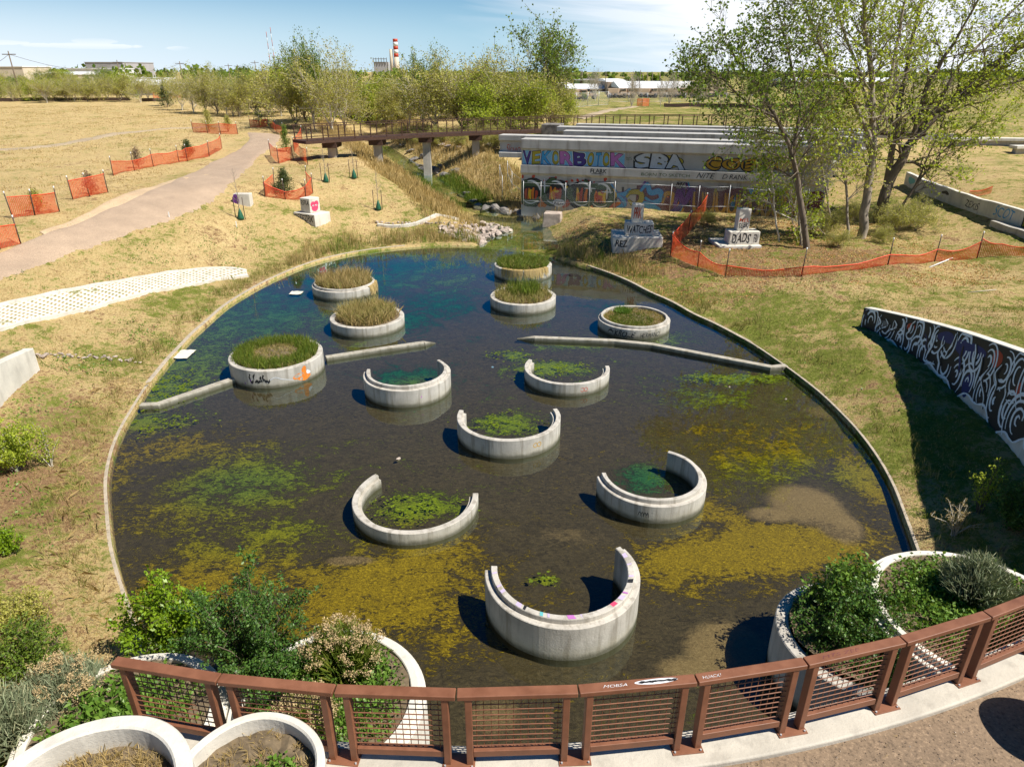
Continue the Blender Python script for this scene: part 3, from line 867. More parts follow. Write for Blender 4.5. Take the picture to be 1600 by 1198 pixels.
# ================================================================ retaining walls
def swirl_wall():
    a0 = ang(13.2, 11.4); a1 = ang(15.3, 28.1); off = 'wall'
    zt = lambda x, y: 1.72 + max(0, min(28.2 - y, 13)) * .19
    path = arc_path(a0, a1, 80, off, zt); mb = MB(); vs = []
    n = len(path)
    ctr = []
    for i, p in enumerate(path):
        a = Vector(path[max(i - 1, 0)][:2]); b = Vector(path[min(i + 1, n - 1)][:2]); t = (b - a).normalized(); nn = Vector((-t.y, t.x))   # to the pond
        ctr.append((Vector(p[:2]), nn, p[2]))
        for (o_, z) in ((.0, -.4), (.0, p[2]), (-.36, p[2]), (-.36, -.4)): vs.append((p[0] + nn.x * o_, p[1] + nn.y * o_, z))
    fs = []
    for i in range(n - 1):
        for q in range(4): q2 = (q + 1) % 4; fs.append((i * 4 + q, i * 4 + 4 + q, i * 4 + 4 + q2, i * 4 + q2))
    fs += [(0, 1, 2, 3), tuple((n - 1) * 4 + q for q in (3, 2, 1, 0))]
    mb.add(vs, fs); root = empty('retaining_wall', (path[40][0], path[40][1], 0), 'tall curved concrete wall with black and white swirl mural on the right bank', 'wall')
    adopt(mb.build('wall', M['white_concrete'], None, .02), root)
    cum = [0]
    for i in range(1, n): cum.append(cum[-1] + (ctr[i][0] - ctr[i - 1][0]).length)
    Ltot = cum[-1]

    def fn(x, y, lift):     # x from the far end (1) back to the near end; y 0..1 of the height
        s = max(0, min(Ltot - x, Ltot)); i = min(int(np.searchsorted(cum, s, 'right')) - 1, n - 2); t = (s - cum[i]) / max(1e-6, cum[i + 1] - cum[i])
        p = ctr[i][0].lerp(ctr[i + 1][0], t); nn = ctr[i][1].lerp(ctr[i + 1][1], t); zt_ = ctr[i][2] * (1 - t) + ctr[i + 1][2] * t
        q = p + nn * lift; zb = .55 if True else 0; return Vector((q.x, q.y, zb + (zt_ - zb) * y))
    g = MB(); rr = random.Random(11); X1 = Ltot

    def Hx(x):
        i = max(0, min(n - 1, n - 1 - int(x / Ltot * (n - 1)))); return ctr[i][2] - .55

    def fm(x, y, lift):     # y: metres below the top edge, negative
        h = Hx(x); return fn(x, 1 + max(-h, min(y, -.02)) / h, lift)
    low = lambda x: -Hx(x) * (.80 + .07 * math.sin(x * 2.1) + .05 * math.sin(x * 4.7 + 1))
    k = 120; vs = []
    for i in range(k + 1):
        x = X1 * i / k; vs += [fm(x, -.03, .004), fm(x, low(x), .004)]
    g.add(vs, [(2 * i, 2 * i + 1, 2 * i + 3, 2 * i + 2) for i in range(k)], 0)
    for (cx, cy, rx, ry_, mi, sd) in ((5.4, -.35, .5, .22, 2, 3), (6.9, -.5, .9, .3, 2, 4), (3.1, -.35, .28, .14, 3, 6), (8.6, -.45, .26, .3, 3, 7), (10.2, -1.1, .14, .3, 3, 7), (1.4, -.5, .3, .16, 5, 8), (13.2, -1.9, .2, .4, 4, 9), (7.4, -1.6, .3, .4, 2, 2)):
        if cx < X1: blob(g, cx, cy, rx, ry_, fm, mi, .008, 20, .12, sd)
    cx = .55; lift = .011
    while cx < X1 - .5:         # nested comma shapes, each with its own turn
        H_ = Hx(cx) * .84; rows = (.46,) if H_ < 1.25 else (.27, .72); r0 = .5
        for fr in rows:
            r0 = min(rr.uniform(.42, .68), H_ / len(rows) * .5); xc = cx + rr.uniform(-.12, .12); cy = -H_ * fr; st_ = rr.uniform(0, 6.28); sw = rr.choice((-1, 1)); asp = rr.uniform(.65, .95); q = 0
            while r0 - q > .07:
                r = r0 - q; a = st_ + q * 1.2; pts = []; end = rr.uniform(3.3, 4.6)
                for j in range(11):
                    f = j / 10; aa = a + sw * f * end; r2 = r * (1 + .3 * f * f); pts.append((xc + math.cos(aa) * r2 * asp, max(low(cx) + .02, min(-.06, cy + math.sin(aa) * r2 * 1.15))))
                stroke(g, pts, rr.uniform(.06, .12), fm, 1, lift, True, 3, (0.04, -9, X1 - .04, -.02)); lift += .00012; q += rr.uniform(.16, .22)
        cx += r0 * rr.uniform(1.5, 1.9)
    cx = .3
    while cx < X1 - .3:         # long hooks between them
        h = Hx(cx) * .85; y0 = -h * rr.uniform(.05, .35); ln = h * rr.uniform(.35, .6); dx = rr.uniform(-.4, .4); c_ = rr.uniform(-.25, .25)
        pts = [(cx, y0), (cx + c_, y0 - ln * .35), (cx + dx * .6, y0 - ln * .7), (cx + dx, y0 - ln)]
        stroke(g, [(x + .05, y) for x, y in pts], .16, fm, 0, lift, True, 5, (0.04, -9, X1 - .04, -.02)); lift += .0001
        stroke(g, pts, rr.uniform(.05, .12), fm, 1 if rr.random() < .85 else 2, lift, True, 5, (0.04, -9, X1 - .04, -.02)); lift += .0001
        cx += rr.uniform(.5, .8)
    stroke(g, [(X1 * i / 60, low(X1 * i / 60)) for i in range(61)], .07, fm, 1, lift, False, 2, (0.02, -9, X1, -.02))
    adopt(g.build('mural', [P['black'], paint('mural white', (.74, .79, .83)), P['navy'], P['red'], P['teal'], P['grey']]), root)


swirl_wall()
a0 = ang(-17.4, 23.1); a1 = ang(-15.5, 14.0)
zt = lambda x, y: 1.66 + max(0, min(24.0 - y, 13)) * .17
pth = arc_path(a0, a1, 50, 3.95, None); mb = MB(); vs = []
for i, p in enumerate(pth):
    a = Vector(pth[max(i - 1, 0)][:2]); b = Vector(pth[min(i + 1, 50)][:2]); t = (b - a).normalized(); nn = Vector((-t.y, t.x)); z = zt(p[0], p[1])
    for (o_, zz) in ((.33, -.2), (.33, z), (0, z), (0, -.2)): vs.append((p[0] + nn.x * o_, p[1] + nn.y * o_, zz))
fs = [(i * 4 + q, i * 4 + 4 + q, i * 4 + 4 + (q + 1) % 4, i * 4 + (q + 1) % 4) for i in range(50) for q in range(4)] + [(3, 2, 1, 0), (200, 201, 202, 203)]
o = mb.add(vs, fs).build('retaining_wall', M['white_concrete'], None, .02); tag(o, 'plain pale curved concrete wall in full sun on the left bank', 'wall')

# ================================================================ concrete rings in the pond
def ring_mb(Ro, h, wall=.24, a0=0, a1=360, lip='tongue', zb=-.3, seg=None, tilt=0):
    """pipe section standing on the bed, origin on the water level; lip: raised tongue inside or a groove"""
    full = abs(a1 - a0) >= 359.9; n = seg or max(24, int(abs(a1 - a0) / 4)); Ri = Ro - wall
    if lip == 'tongue': prof = [(Ro, zb), (Ro, h - .015), (Ro - .015, h), (Ro - wall * .48, h), (Ro - wall * .50, h + .105), (Ro - wall * .54, h + .12), (Ri + .015, h + .12), (Ri, h + .105), (Ri, zb)]
    elif lip == 'step': prof = [(Ro, zb), (Ro, h - .015), (Ro - .015, h), (Ro - wall * .6, h), (Ro - wall * .62, h - .11), (Ri, h - .11), (Ri, zb)]
    else: prof = [(Ro, zb), (Ro, h - .02), (Ro - .02, h), (Ri + .02, h), (Ri, h - .02), (Ri, zb)]
    vs = []; k = len(prof); cnt = n if full else n + 1
    for i in range(cnt):
        a = R(a0 + (a1 - a0) * i / n)
        wz = .005 * math.sin(i * .37 + Ro * 9) + .004 * math.sin(i * .21 + 2)
        for r, z in prof: vs.append((math.cos(a) * (r + (wz if z > 0 else 0)), math.sin(a) * (r + (wz if z > 0 else 0)), z + (wz if z > .05 else 0)))
    fs = []
    for i in range(n):
        j = (i + 1) % cnt if full else i + 1
        for q in range(k): q2 = (q + 1) % k; fs.append((i * k + q, j * k + q, j * k + q2, i * k + q2))
    if not full: fs += [tuple(range(k))[::-1], tuple(n * k + q for q in range(k))]
    mb = MB(); mb.add(vs, fs); return mb


def place_ring(u, v, w, vt):
    """front foot of the ring in the picture, its width and its front rim -> centre, radius, height"""
    f = at(u, v, 0); Rr = 1.6
    for _ in range(6):
        c = Vector((f.x * (1 + Rr / f.y), f.y + Rr, 0)); m = (c.y * CP + (CAMZ - .5) * SP) / FPX; Rr = w * m / 2 * .985
    d = ray(u, vt); z = CAMZ + d[2] * (f.y / d[1]); return c, Rr, z


def surf(c, Rr, off=0):
    """x along the outside from the point facing the camera (metres, to the right), y = height"""
    a_c = math.atan2(-c.y, -c.x) + off
    return lambda x, y, l: Vector((c.x + math.cos(a_c + x / Rr) * (Rr + l), c.y + math.sin(a_c + x / Rr) * (Rr + l), y))


RINGS = []
full = [
    ('P1', 541, 470, 100, 457, 'tongue', 'concrete ring planter of tall straw coloured grass, farthest left in the pond'),
    ('P2', 577, 528, 116, 513, 'plain', 'concrete ring planter heaped with brown tussock grass, behind the left low weir'),
    ('P3', 440, 607, 143, 580, 'plain', 'concrete ring planter of short green turf with an orange painted mark on its side'),
    ('P4', 817, 441, 91, 424, 'plain', 'farthest concrete ring planter, green grass with straw hanging over its rim'),
    ('P5', 817, 492, 104, 477, 'plain', 'concrete ring planter with thin grass, standing in front of the farthest one'),
    ('P6', 988, 530, 113, 516, 'tongue', 'concrete ring planter with double rim and black lettering behind the right low weir')]


def grass_disc(c, Rr, z, n, seed, edge=0):
    r = np.random.default_rng(seed); a = r.uniform(0, 2 * math.pi, n); q = np.sqrt(r.uniform(edge, 1, n)) * Rr
    return np.stack([c[0] + np.cos(a) * q, c[1] + np.sin(a) * q, np.full(n, z)], 1)


RC = {}
for i, (key, u, v, w, vt, lip, lab) in enumerate(full):
    c, Rr, h = place_ring(u, v, w, vt); RC[key] = (c, Rr, h)
    root = empty('ring_planter', c, lab, 'planter', 'planted concrete rings standing in the pond')
    adopt(ring_mb(Rr, h, .22, 0, 360, lip).build('concrete_ring', M['ring'], None, 0, c), root)
    n = 40; top = h - .05; s = MB(); rr = random.Random(i); vs = [(0, 0, top + .1)]; 
    for ring_ in range(1, 5):
        for k in range(n): a = 2 * math.pi * k / n; q = (Rr - .215) * ring_ / 4; vs.append((math.cos(a) * q, math.sin(a) * q, top + .1 * (1 - (ring_ / 4) ** 2) + rr.uniform(-.025, .025)))
    fs = [(0, 1 + k, 1 + (k + 1) % n) for k in range(n)] + [(1 + r_ * n + k, 1 + (r_ + 1) * n + k, 1 + (r_ + 1) * n + (k + 1) % n, 1 + r_ * n + (k + 1) % n) for r_ in range(3) for k in range(n)]
    adopt(s.add(vs, fs).build('soil', M['soil'], None, 0, c), root)
    z = h + .0; Rg = Rr - .26; g = []
    if key == 'P1': g = [('grass_d', grass_disc(c, Rg, z, 420, 1), .75, .012, .5), ('grass_m', grass_disc(c, Rg, z, 260, 2), .6, .014, .6)]
    if key == 'P2': g = [('grass_d', grass_disc(c, Rg * .95, z, 460, 3), .62, .012, .9), ('grass_m', grass_disc(c, Rg * .9, z, 500, 4), .66, .013, .7)]
    if key == 'P3': g = [('grass_g', grass_disc(c, Rg + .06, z, 1100, 5, .3), .36, .011, .6), ('grass_m', grass_disc(c, Rg, z, 900, 6), .2, .012, .7), ('grass_d', grass_disc(c, Rg * .85, z, 700, 7), .13, .014, .9)]
    if key == 'P4': g = [('grass_g', grass_disc(c, Rg + .1, z, 800, 8), .4, .014, .8), ('grass_m', grass_disc(c, Rg, z, 300, 9), .34, .014, .8)]
    if key == 'P5': g = [('grass_m', grass_disc(c, Rg, z, 420, 10), .42, .012, .7), ('grass_g', grass_disc((c.x + .1, c.y + .2), Rg * .6, z, 150, 11), .85, .012, .5), ('grass_d', grass_disc(c, Rg, z, 260, 12), .16, .015, .8)]
    if key == 'P6': g = [('grass_d', grass_disc(c, Rg, z, 700, 13), .12, .014, .9), ('grass_m', grass_disc(c, Rg, z, 500, 23), .16, .014, .8), ('grass_g', grass_disc((c.x - .2, c.y - .4), Rg * .7, z, 420, 14), .2, .013, .7), ('bush_mid', grass_disc((c.x - .4, c.y + .8), Rg * .28, z, 120, 15), .3, .016, .8)]
    for mname, X, hg, wd, ln in g:
        b = blades('grass', X, M[mname], hg, wd, 6, ln, i * 7 + int(hg * 100), None, .05); adopt(b, root); b['kind'] = 'stuff'
    if key in ('P4', 'P1'):   # straw hanging over the rim
        a = rg.uniform(3.9, 5.7, 150) if key == 'P4' else rg.uniform(-.5, .3, 80); n_ = len(a); ln = rg.uniform(.15, .5, n_); V = []
        for k in range(n_):
            ca, sa = math.cos(a[k]), math.sin(a[k]); r1 = Rr - .2; r2 = Rr + .03; wv_ = .02
            for (r_, zz) in ((r1, h + .06), (r2, h + .03), (r2 + .04, h - ln[k])):
                V += [(c.x + ca * r_ + sa * wv_, c.y + sa * r_ - ca * wv_, zz), (c.x + ca * r_ - sa * wv_, c.y + sa * r_ + ca * wv_, zz)]
        F = [(6 * k + q, 6 * k + q + 1, 6 * k + q + 3, 6 * k + q + 2) for k in range(n_) for q in (0, 2)]
        b = np_mesh('hanging_straw', V, F, M['grass_d']); adopt(b, root)
    gm = MB(); fn = surf(c, Rr)
    if key == 'P3':
        blob(gm, .72, h * .42, .2, .13, fn, 0, .004, 18, .2, 3); blob(gm, .98, h * .62, .13, .17, fn, 0, .005, 14, .35, 5); blob(gm, .95, h * .25, .22, .13, fn, 0, .006, 16, .3, 8)
        blob(gm, 1.14, h * .5, .09, .09, fn, 2, .007, 12, .2, 9)
        for k in range(9): blob(gm, -1.15 + .09 * k, h * (.3 + .4 * random.Random(k).random()), .05, .1, fn, 1, .004, 8, .5, k)
        stroke(gm, [(-1.5, h * .8), (-1.3, h * .5), (-1.42, h * .2), (-1.2, h * .6), (-1.1, h * .25)], .1, fn, 3, .003)
        stroke(gm, [(-.5, h * .3), (-.2, h * .6), (.1, h * .45), (.5, h * .3)], .03, fn, 2, .003)
    if key == 'P6':
        letters(gm, 'HERMANO', fn, .35, h * .18, .95, h * .5, 1, .004, 0, .1); letters(gm, 'KROZE', fn, -.85, h * .14, .95, h * .62, 1, .004, .025, .25)
        stroke(gm, [(-1.25, h * .3), (-1.05, h * .7), (-.95, h * .3)], .05, fn, 1, .004); stroke(gm, [(-1.2, h * .6), (-.9, h * .5)], .05, fn, 1, .005)
    if gm.v: adopt(gm.build('graffiti', [P['orange'], P['black'], P['white'], P['violet']]), root)

half = [
    ('H1', 640, 637, 137, 611, 178, 402, 'tongue', 'open concrete half ring left of centre with a small pink letter on its side'),
    ('H2', 884, 619, 135, 601, 152, 364, 'step', 'open concrete half ring with a small red loop mark, right behind the centre'),
    ('H3', 795, 717, 164, 689, 166, 378, 'step', 'open concrete half ring in the middle of the pond with a yellow loop mark'),
    ('H4', 655, 852, 199, 834, 140, 364, 'step', 'low open concrete half ring on the left, its left end turned back'),
    ('H5', 1010, 818, 172, 792, 182, 418, 'tongue', 'open concrete half ring on the right beside the golden algae'),
    ('H6', 873, 1032, 243, 983, 178, 388, 'tongue', 'largest nearest concrete half ring with pink and blue paint on its rim')]
for i, (key, u, v, w, vt, s0, s1, lip, lab) in enumerate(half):
    c, Rr, h = place_ring(u, v, w, vt); RC[key] = (c, Rr, h)
    root = empty('half_ring', c, lab, 'concrete ring', 'open concrete half rings standing in the pond')
    adopt(ring_mb(Rr, h, .25 if key != 'H6' else .28, s0, s1, lip).build('concrete_arc', M['ring'], None, 0, c), root)
    gm = MB(); fn = surf(c, Rr); mi = 0
    if key == 'H1': letters(gm, 'n', fn, .42, h * .5, .22, .16, 0, .004, 0, .3)
    if key in ('H2', 'H3'):
        for q in (0, .14): 
            ptsq = [(.62 + q + .07 * math.cos(t * .7), h * .5 + .075 * math.sin(t * .7)) for t in range(10)]
            if key == 'H3': ptsq = [(x + .25, y + .05) for x, y in ptsq]
            stroke(gm, ptsq, .022, fn, 1 if key == 'H2' else 2, .004, False, 2)
    if key == 'H5':
        for q in range(4): stroke(gm, [(-.25 + q * .07, h * .35), (-.2 + q * .07, h * .6), (-.14 + q * .06, h * .3)], .02, fn, 3, .004)
    if key == 'H6':
        rr = random.Random(4); Ri = Rr - .28
        for q in range(26):
            if q % 3 == 1: continue
            a = R(s0 + 6 + (s1 - s0 - 10) * (q + rr.random() * .6) / 26); da = rr.uniform(.03, .1); ra, rb = Ri + .015, Rr - .28 * .56; z = h + .123
            gm.add([(c.x + math.cos(t) * r_, c.y + math.sin(t) * r_, z) for t, r_ in ((a, ra), (a + da, ra), (a + da * 1.3, rb), (a + .02, rb))], [(0, 1, 2, 3)], (6, 4, 6, 6, 0, 6, 3)[q % 7])
        a = R(300)
        gm.add([(c.x + math.cos(a + k * .02) * r_, c.y + math.sin(a + k * .02) * r_, h + .126) for k in range(13) for r_ in (Ri + .02, Rr - .165)], [(2 * k, 2 * k + 1, 2 * k + 3, 2 * k + 2) for k in range(12)], 5)
    if gm.v: adopt(gm.build('graffiti', [P['pink'], P['red'], P['gold'], P['black'], P['teal'], P['hot'], P['lav']]), root)


# low weirs
def weir(pts, lab, z=.17):
    q = [at(u, v, z) for u, v in pts]; mb = MB().sweep([(p.x, p.y, 0) for p in q], [(.14, -.3), (.14, z), (-.14, z), (-.14, -.3)]); o = mb.build('low_weir', M['ring'], None, .015); tag(o, lab, 'weir')
    a, b = q[-1], q[-2]; return o


weir([(219, 631), (246, 630), (300, 612), (366, 590)], 'short low concrete weir from the left kerb to the turf planter', .17)
weir([(509, 557), (580, 546), (662, 534)], 'low concrete weir running right from the turf planter to a pointed end', .17)
weir([(1229, 570), (1205, 572), (1020, 537), (960, 531), (835, 526)], 'long low concrete weir from the right kerb towards the middle of the pond', .17)
for (u, v, u2, v2, lab) in ((662, 534, 680, 536, 'sloping concrete tip at the end of the left weir'), (835, 526, 808, 529.5, 'sloping concrete tip at the end of the right weir')):
    a = at(u, v, .17); b = at(u2, v2, 0); d = Vector((b.x - a.x, b.y - a.y, 0)).normalized(); n_ = Vector((-d.y, d.x, 0)) * .14
    a0_ = Vector((a.x, a.y, 0)); b0 = Vector((b.x, b.y, 0))
    vs = [a0_ + n_ + Vector((0, 0, .168)), a0_ - n_ + Vector((0, 0, .168)), a0_ - n_ + Vector((0, 0, -.3)), a0_ + n_ + Vector((0, 0, -.3)), b0 + n_ * .5 + Vector((0, 0, .01)), b0 - n_ * .5 + Vector((0, 0, .01)), b0 - n_ * .5 + Vector((0, 0, -.3)), b0 + n_ * .5 + Vector((0, 0, -.3))]
    vs = [q + d * .004 for q in vs]
    o = MB().add(vs, [(0, 1, 2, 3), (7, 6, 5, 4), (0, 4, 5, 1), (1, 5, 6, 2), (2, 6, 7, 3), (3, 7, 4, 0)]).build('weir_tip', M['ring']); tag(o, lab, 'weir end')
# ================================================================ the deck we look down on, its railing and planters
def ry(x): return 5.165 + .029 * (x + .55) ** 2


def rpath(x0, x1, n, off=0.0):
    out = []
    for k in range(n + 1):
        x = x0 + (x1 - x0) * k / n; s = .058 * (x + .55); L = math.hypot(1, s); out.append((x - s / L * off, ry(x) + off / L))
    return out


DX0, DX1 = -4.45, 13.0
edge = rpath(DX0, DX1, 60, -.22)
n = len(edge); vs = [(x, y, 3.93) for x, y in edge] + [(x, -14.0, 3.93) for x, y in edge]
o = MB().add(vs, [(i, n + i, n + i + 1, i + 1) for i in range(n - 1)]).build('deck_path', M['deck']); tag(o, kind='structure')
cp = rpath(DX0, DX1, 60, 0)
mb = MB().sweep([(x, y, 0) for x, y in cp], [(.2, -.5), (.2, 4.0), (-.235, 4.0), (-.25, 3.985), (-.25, 3.5), (-.2, -.5)])
o = mb.build('abutment_wall', M['curb'], None, .015); tag(o, 'pale curved concrete kerb and wall carrying the brown railing', 'kerb')
mb = MB().box((DX0 + .1, -4, 1.9), (.2, 18.6, 3.9)); o = mb.build('abutment_wall', M['curb']); tag(o, 'straight concrete side wall at the left end of the deck', 'wall')


def step_x(x, s): return x + s / math.hypot(1, .058 * (x + .55 + s * .5))


root = empty('deck_railing', (0, ry(0), 4.0), 'curved brown steel railing with wire grid panels along the deck edge', 'railing')
x = -4.42; PW = 1.288; JX = [x]
for k in range(11): x = step_x(x, PW); JX.append(x)
RT = 5.07
tags = {}
for k in range(11):
    a = JX[k]; b = JX[k + 1]; A = Vector((a, ry(a), 0)); B = Vector((b, ry(b), 0)); d = (B - A).normalized(); nn = Vector((-d.y, d.x, 0)); L = (B - A).length
    A = A + d * .008; B = B - d * .008
    rot = math.atan2(d.y, d.x); up = Vector((0, 0, 1))
    tr = MB().beam(A + up * (RT - .03), B + up * (RT - .03), .125, .06).build('top_rail', M['rail'], None, .008); adopt(tr, root)
    for e in (A + d * .115, B - d * .115):
        p = MB().box((e.x, e.y, (4.012 + RT - .06) / 2), (.075, .10, RT - .06 - 4.012), rot).build('post', M['rail'], None, .006); adopt(p, root)
    lr = MB().beam(A + d * .155 + up * 4.16, B - d * .155 + up * 4.16, .075, .09).build('bottom_rail', M['rail'], None, .006); adopt(lr, root)
    w = MB(); i0 = A + d * .155; i1 = B - d * .155; z0 = 4.205; z1 = RT - .06; nr = 10
    for q in range(nr):
        z = z0 + (z1 - z0) * (q + .7) / (nr + .3); w.tube([i0 + up * z - nn * .004, i1 + up * z - nn * .004], .0068, 5, 0, False)
    nv = 12
    for q in range(nv):
        e = i0.lerp(i1, (q + .5) / nv); w.tube([e + up * z0 + nn * .007, e + up * z1 + nn * .007], .0048, 4, 0, False)
    adopt(w.build('wire_grid', M['rail']), root)
    if k in (0, 10): pass
    if k < 10:
        J = Vector((b, ry(b), 0)); pl = MB().box((J.x, J.y, 4.006), (.36, .20, .012), rot).build('base_plate', M['rail'], None, .002); adopt(pl, root)
        bo = MB()
        for sx in (-.15, .15):
            for sy in (-.07, .07):
                q = J + d * sx + nn * sy; bo.tube([(q.x, q.y, 4.012), (q.x, q.y, 4.03)], .011, 6, 0, True, False)
        b_ = bo.build('bolts', M['steel']); b_.parent = pl
    if k in (4, 5, 6):
        g = MB(); f_ = (lambda A, d, nn: (lambda X, Y, l: Vector(((A + d * X + nn * Y).x, (A + d * X + nn * Y).y, RT + l))))(A, d, nn)
        if k == 4:
            letters(g, 'MOBSA', f_, .26, -.02, .26, .036, 0, .0015, -.012, .3); blob(g, .84, .008, .24, .034, f_, 0, .0015, 22, .06, 2)
            for q in range(7): blob(g, .68 + q * .06, .008, .045, .014, f_, 1, .003, 8, .3, q)
        if k == 5: letters(g, 'HUACK!', f_, .06, -.025, .22, .038, 0, .0015, -.012, .3)
        if k == 6: letters(g, 'MTS ZEE', f_, .2, -.02, .5, .04, 1, .0015, -.014, .3)
        adopt(g.build('tag', [P['white'], P['maroon']] if k == 6 else [P['white'], P['black']]), root)


def wall_ring(name, c, Rr, z0, z1, wall, lab, group=None, lip='plain', mat='white_concrete', soil=None, cat='planter'):
    root = empty(name, (c[0], c[1], z0), lab, cat, group)
    mb = ring_mb(Rr, z1 - z0, wall, 0, 360, lip, 0, 72); adopt(mb.build('concrete_ring', M[mat], None, 0, Vector((c[0], c[1], z0))), root)
    if soil is not None:
        rr = random.Random(3); n = 36; vs = [(c[0], c[1], soil + .05)]
        for q in range(1, 5):
            for k in range(n): a = 2 * math.pi * k / n; r_ = (Rr - wall + .01) * q / 4; vs.append((c[0] + math.cos(a) * r_, c[1] + math.sin(a) * r_, soil + rr.uniform(-.03, .04)))
        fs = [(0, 1 + k, 1 + (k + 1) % n) for k in range(n)] + [(1 + r_ * n + k, 1 + (r_ + 1) * n + k, 1 + (r_ + 1) * n + (k + 1) % n, 1 + r_ * n + (k + 1) % n) for r_ in range(3) for k in range(n)]
        adopt(MB().add(vs, fs).build('soil', M['soil']), root)
    return root


# planters standing on the deck
cA = at(386, 1212, 4.6); cA = (cA.x, cA.y)
rA = wall_ring('deck_planter', cA, .75, 3.94, 4.62, .095, 'smaller white round planter touching the railing, weeds and mulch inside', 'round planters on the deck', 'plain', 'white_concrete', 4.42)
cB = at(118, 1262, 4.66); cB = (cB.x, cB.y)
rB = wall_ring('deck_planter', cB, 1.03, .8, 4.68, .17, 'larger white round planter at the corner of the deck, filled with dry straw', 'round planters on the deck', 'plain', 'white_concrete', 4.38)
b = blades('grass', grass_disc(cA, .6, 4.44, 260, 31), M['grass_d'], .10, .006, 5, 1.2, 31, None, .02); adopt(b, rA); b['kind'] = 'stuff'
b = blades('grass', grass_disc(cB, .8, 4.4, 800, 32), M['grass_d'], .14, .006, 6, 1.4, 32, None, .03); adopt(b, rB); b['kind'] = 'stuff'
X = grass_disc((cA[0] + .2, cA[1] + .05), .27, 4.47, 110, 33); adopt(leaves('weeds', X, .055, 5, .03, M['bush_mid'], 33), rA)
X = grass_disc((cB[0] + .72, cB[1] + .35), .13, 4.5, 40, 34); adopt(leaves('weeds', X, .04, 6, .03, M['bush_dark'], 34), rB)
cC = at(1652, 1150, 4.0); o_ = wall_ring('deck_planter', (cC.x + .32, cC.y - .1), .5, 3.94, 4.75, .1, 'round concrete planter at the right edge whose shadow falls on the gravel', 'round planters on the deck', 'plain', 'white_concrete', 4.6)


# big planters in the water under the deck
def low_planter(key, uv, z, Rr, lab, lip='tongue', zb=-.4, mat='white_concrete', soil=-.06):
    c = at(uv[0], uv[1], z); root = wall_ring('pond_planter', (c.x, c.y), Rr, zb, z - .12, .26, lab, 'large planters below the deck', lip, mat, z + soil); RC[key] = (Vector((c.x, c.y, 0)), Rr, z); return root, (c.x, c.y)


rPA, pA = low_planter('PA', (188, 1130), 1.3, 1.62, 'white ring planter full of broad leaved weeds behind the first railing panel')
rPB, pB = low_planter('PB', (512, 1088), 1.3, 1.66, 'white ring planter of shrubs and rabbitbrush left of centre behind the railing')
rPC, pC = low_planter('PC', (1342, 985), 1.2, 1.5, 'shaded ring planter overflowing with a dark green shrub at the right', 'plain', -.4, 'ring', -.03)
rPD, pD = low_planter('PD', (1532, 957), 1.75, 1.98, 'double rimmed ring planter with pale sagebrush at the right edge behind the railing')


def ellip(c, z, rx, ry_, rz, n, seed, shell=.55):
    r = np.random.default_rng(seed); d = r.normal(size=(n, 3)); d /= np.linalg.norm(d, axis=1)[:, None]; q = r.uniform(shell, 1, (n, 1)) ** .7
    d[:, 2] = np.abs(d[:, 2]) * 1.0
    return np.array((c[0], c[1], z)) + d * q * np.array((rx, ry_, rz))


def shrub(name, c, z, rx, ry_, rz, seed, leafm, size, lab, cat='shrub', nst=26, per=9, spread=None, barkm='darkb', group=None, tipup=.25, spiky=.35, asp=.6):
    """a shrub: stems fanning from the base, twigs with leaves along them"""
    rr = random.Random(seed); segs = []; pts = []
    for k in range(nst):
        a = rr.uniform(0, 6.283); q = rr.random() ** .6; e = Vector((math.cos(a) * rx * q, math.sin(a) * ry_ * q, rz * (1.02 - .55 * q ** 2) * rr.uniform(.8, 1 + spiky)))
        b0 = Vector((rr.uniform(-.1, .1) * rx, rr.uniform(-.1, .1) * ry_, -.05)); m_ = e * .5 + Vector((rr.gauss(0, .06) * rx, rr.gauss(0, .06) * rx, rz * .12))
        base = Vector((c[0], c[1], z)); segs.append(([base + b0, base + m_, base + e], [.018, .011, .004], 2))
        for j in range(9):
            f = .3 + .7 * j / 8; p = (b0 * (1 - f) ** 2 + m_ * 2 * f * (1 - f) + e * f * f) + base; pts.append(p)
            if j % 2 == 0:
                dv = Vector((rr.gauss(0, 1), rr.gauss(0, 1), abs(rr.gauss(0, .7)) + .2)).normalized() * rr.uniform(.1, .3) * max(rx, .3); tip = p + dv; segs.append(([p, tip], [.006, .003], 3))
                for q_ in (.4, .7, 1): pts.append(p + dv * q_)
    root = empty(name, (c[0], c[1], z), lab, cat, group)
    adopt(wood(segs, 'stems', M[barkm], None, 5, .003), root)
    adopt(leaves('foliage', [tuple(p) for p in pts], size, per, spread or size * .8, M[leafm], seed, None, tipup, asp), root)
    return root


g3 = 'shrubs and weeds below the deck'
shrub('shrub', tuple(at(275, 1010, .5)[:2]), .3, 1.05, .8, 1.5, 41, 'bush_lime', .085, 'bright lime green shrub with broad leaves beside the left pond kerb', nst=34, per=9)
shrub('shrub', (pB[0] - 1.55, pB[1] + .75), 1.0, 1.15, .9, 1.75, 42, 'bush_dark', .05, 'tall dark green small leaved shrub with long upright shoots left of the rabbitbrush', nst=46, per=16, spiky=.6)
shrub('shrub', (pB[0] - .95, pB[1] + .3), .9, .85, .8, 1.1, 43, 'bush_dark', .05, 'low rounded dark green shrub against the white planter rim', nst=32, per=14, spiky=.2)


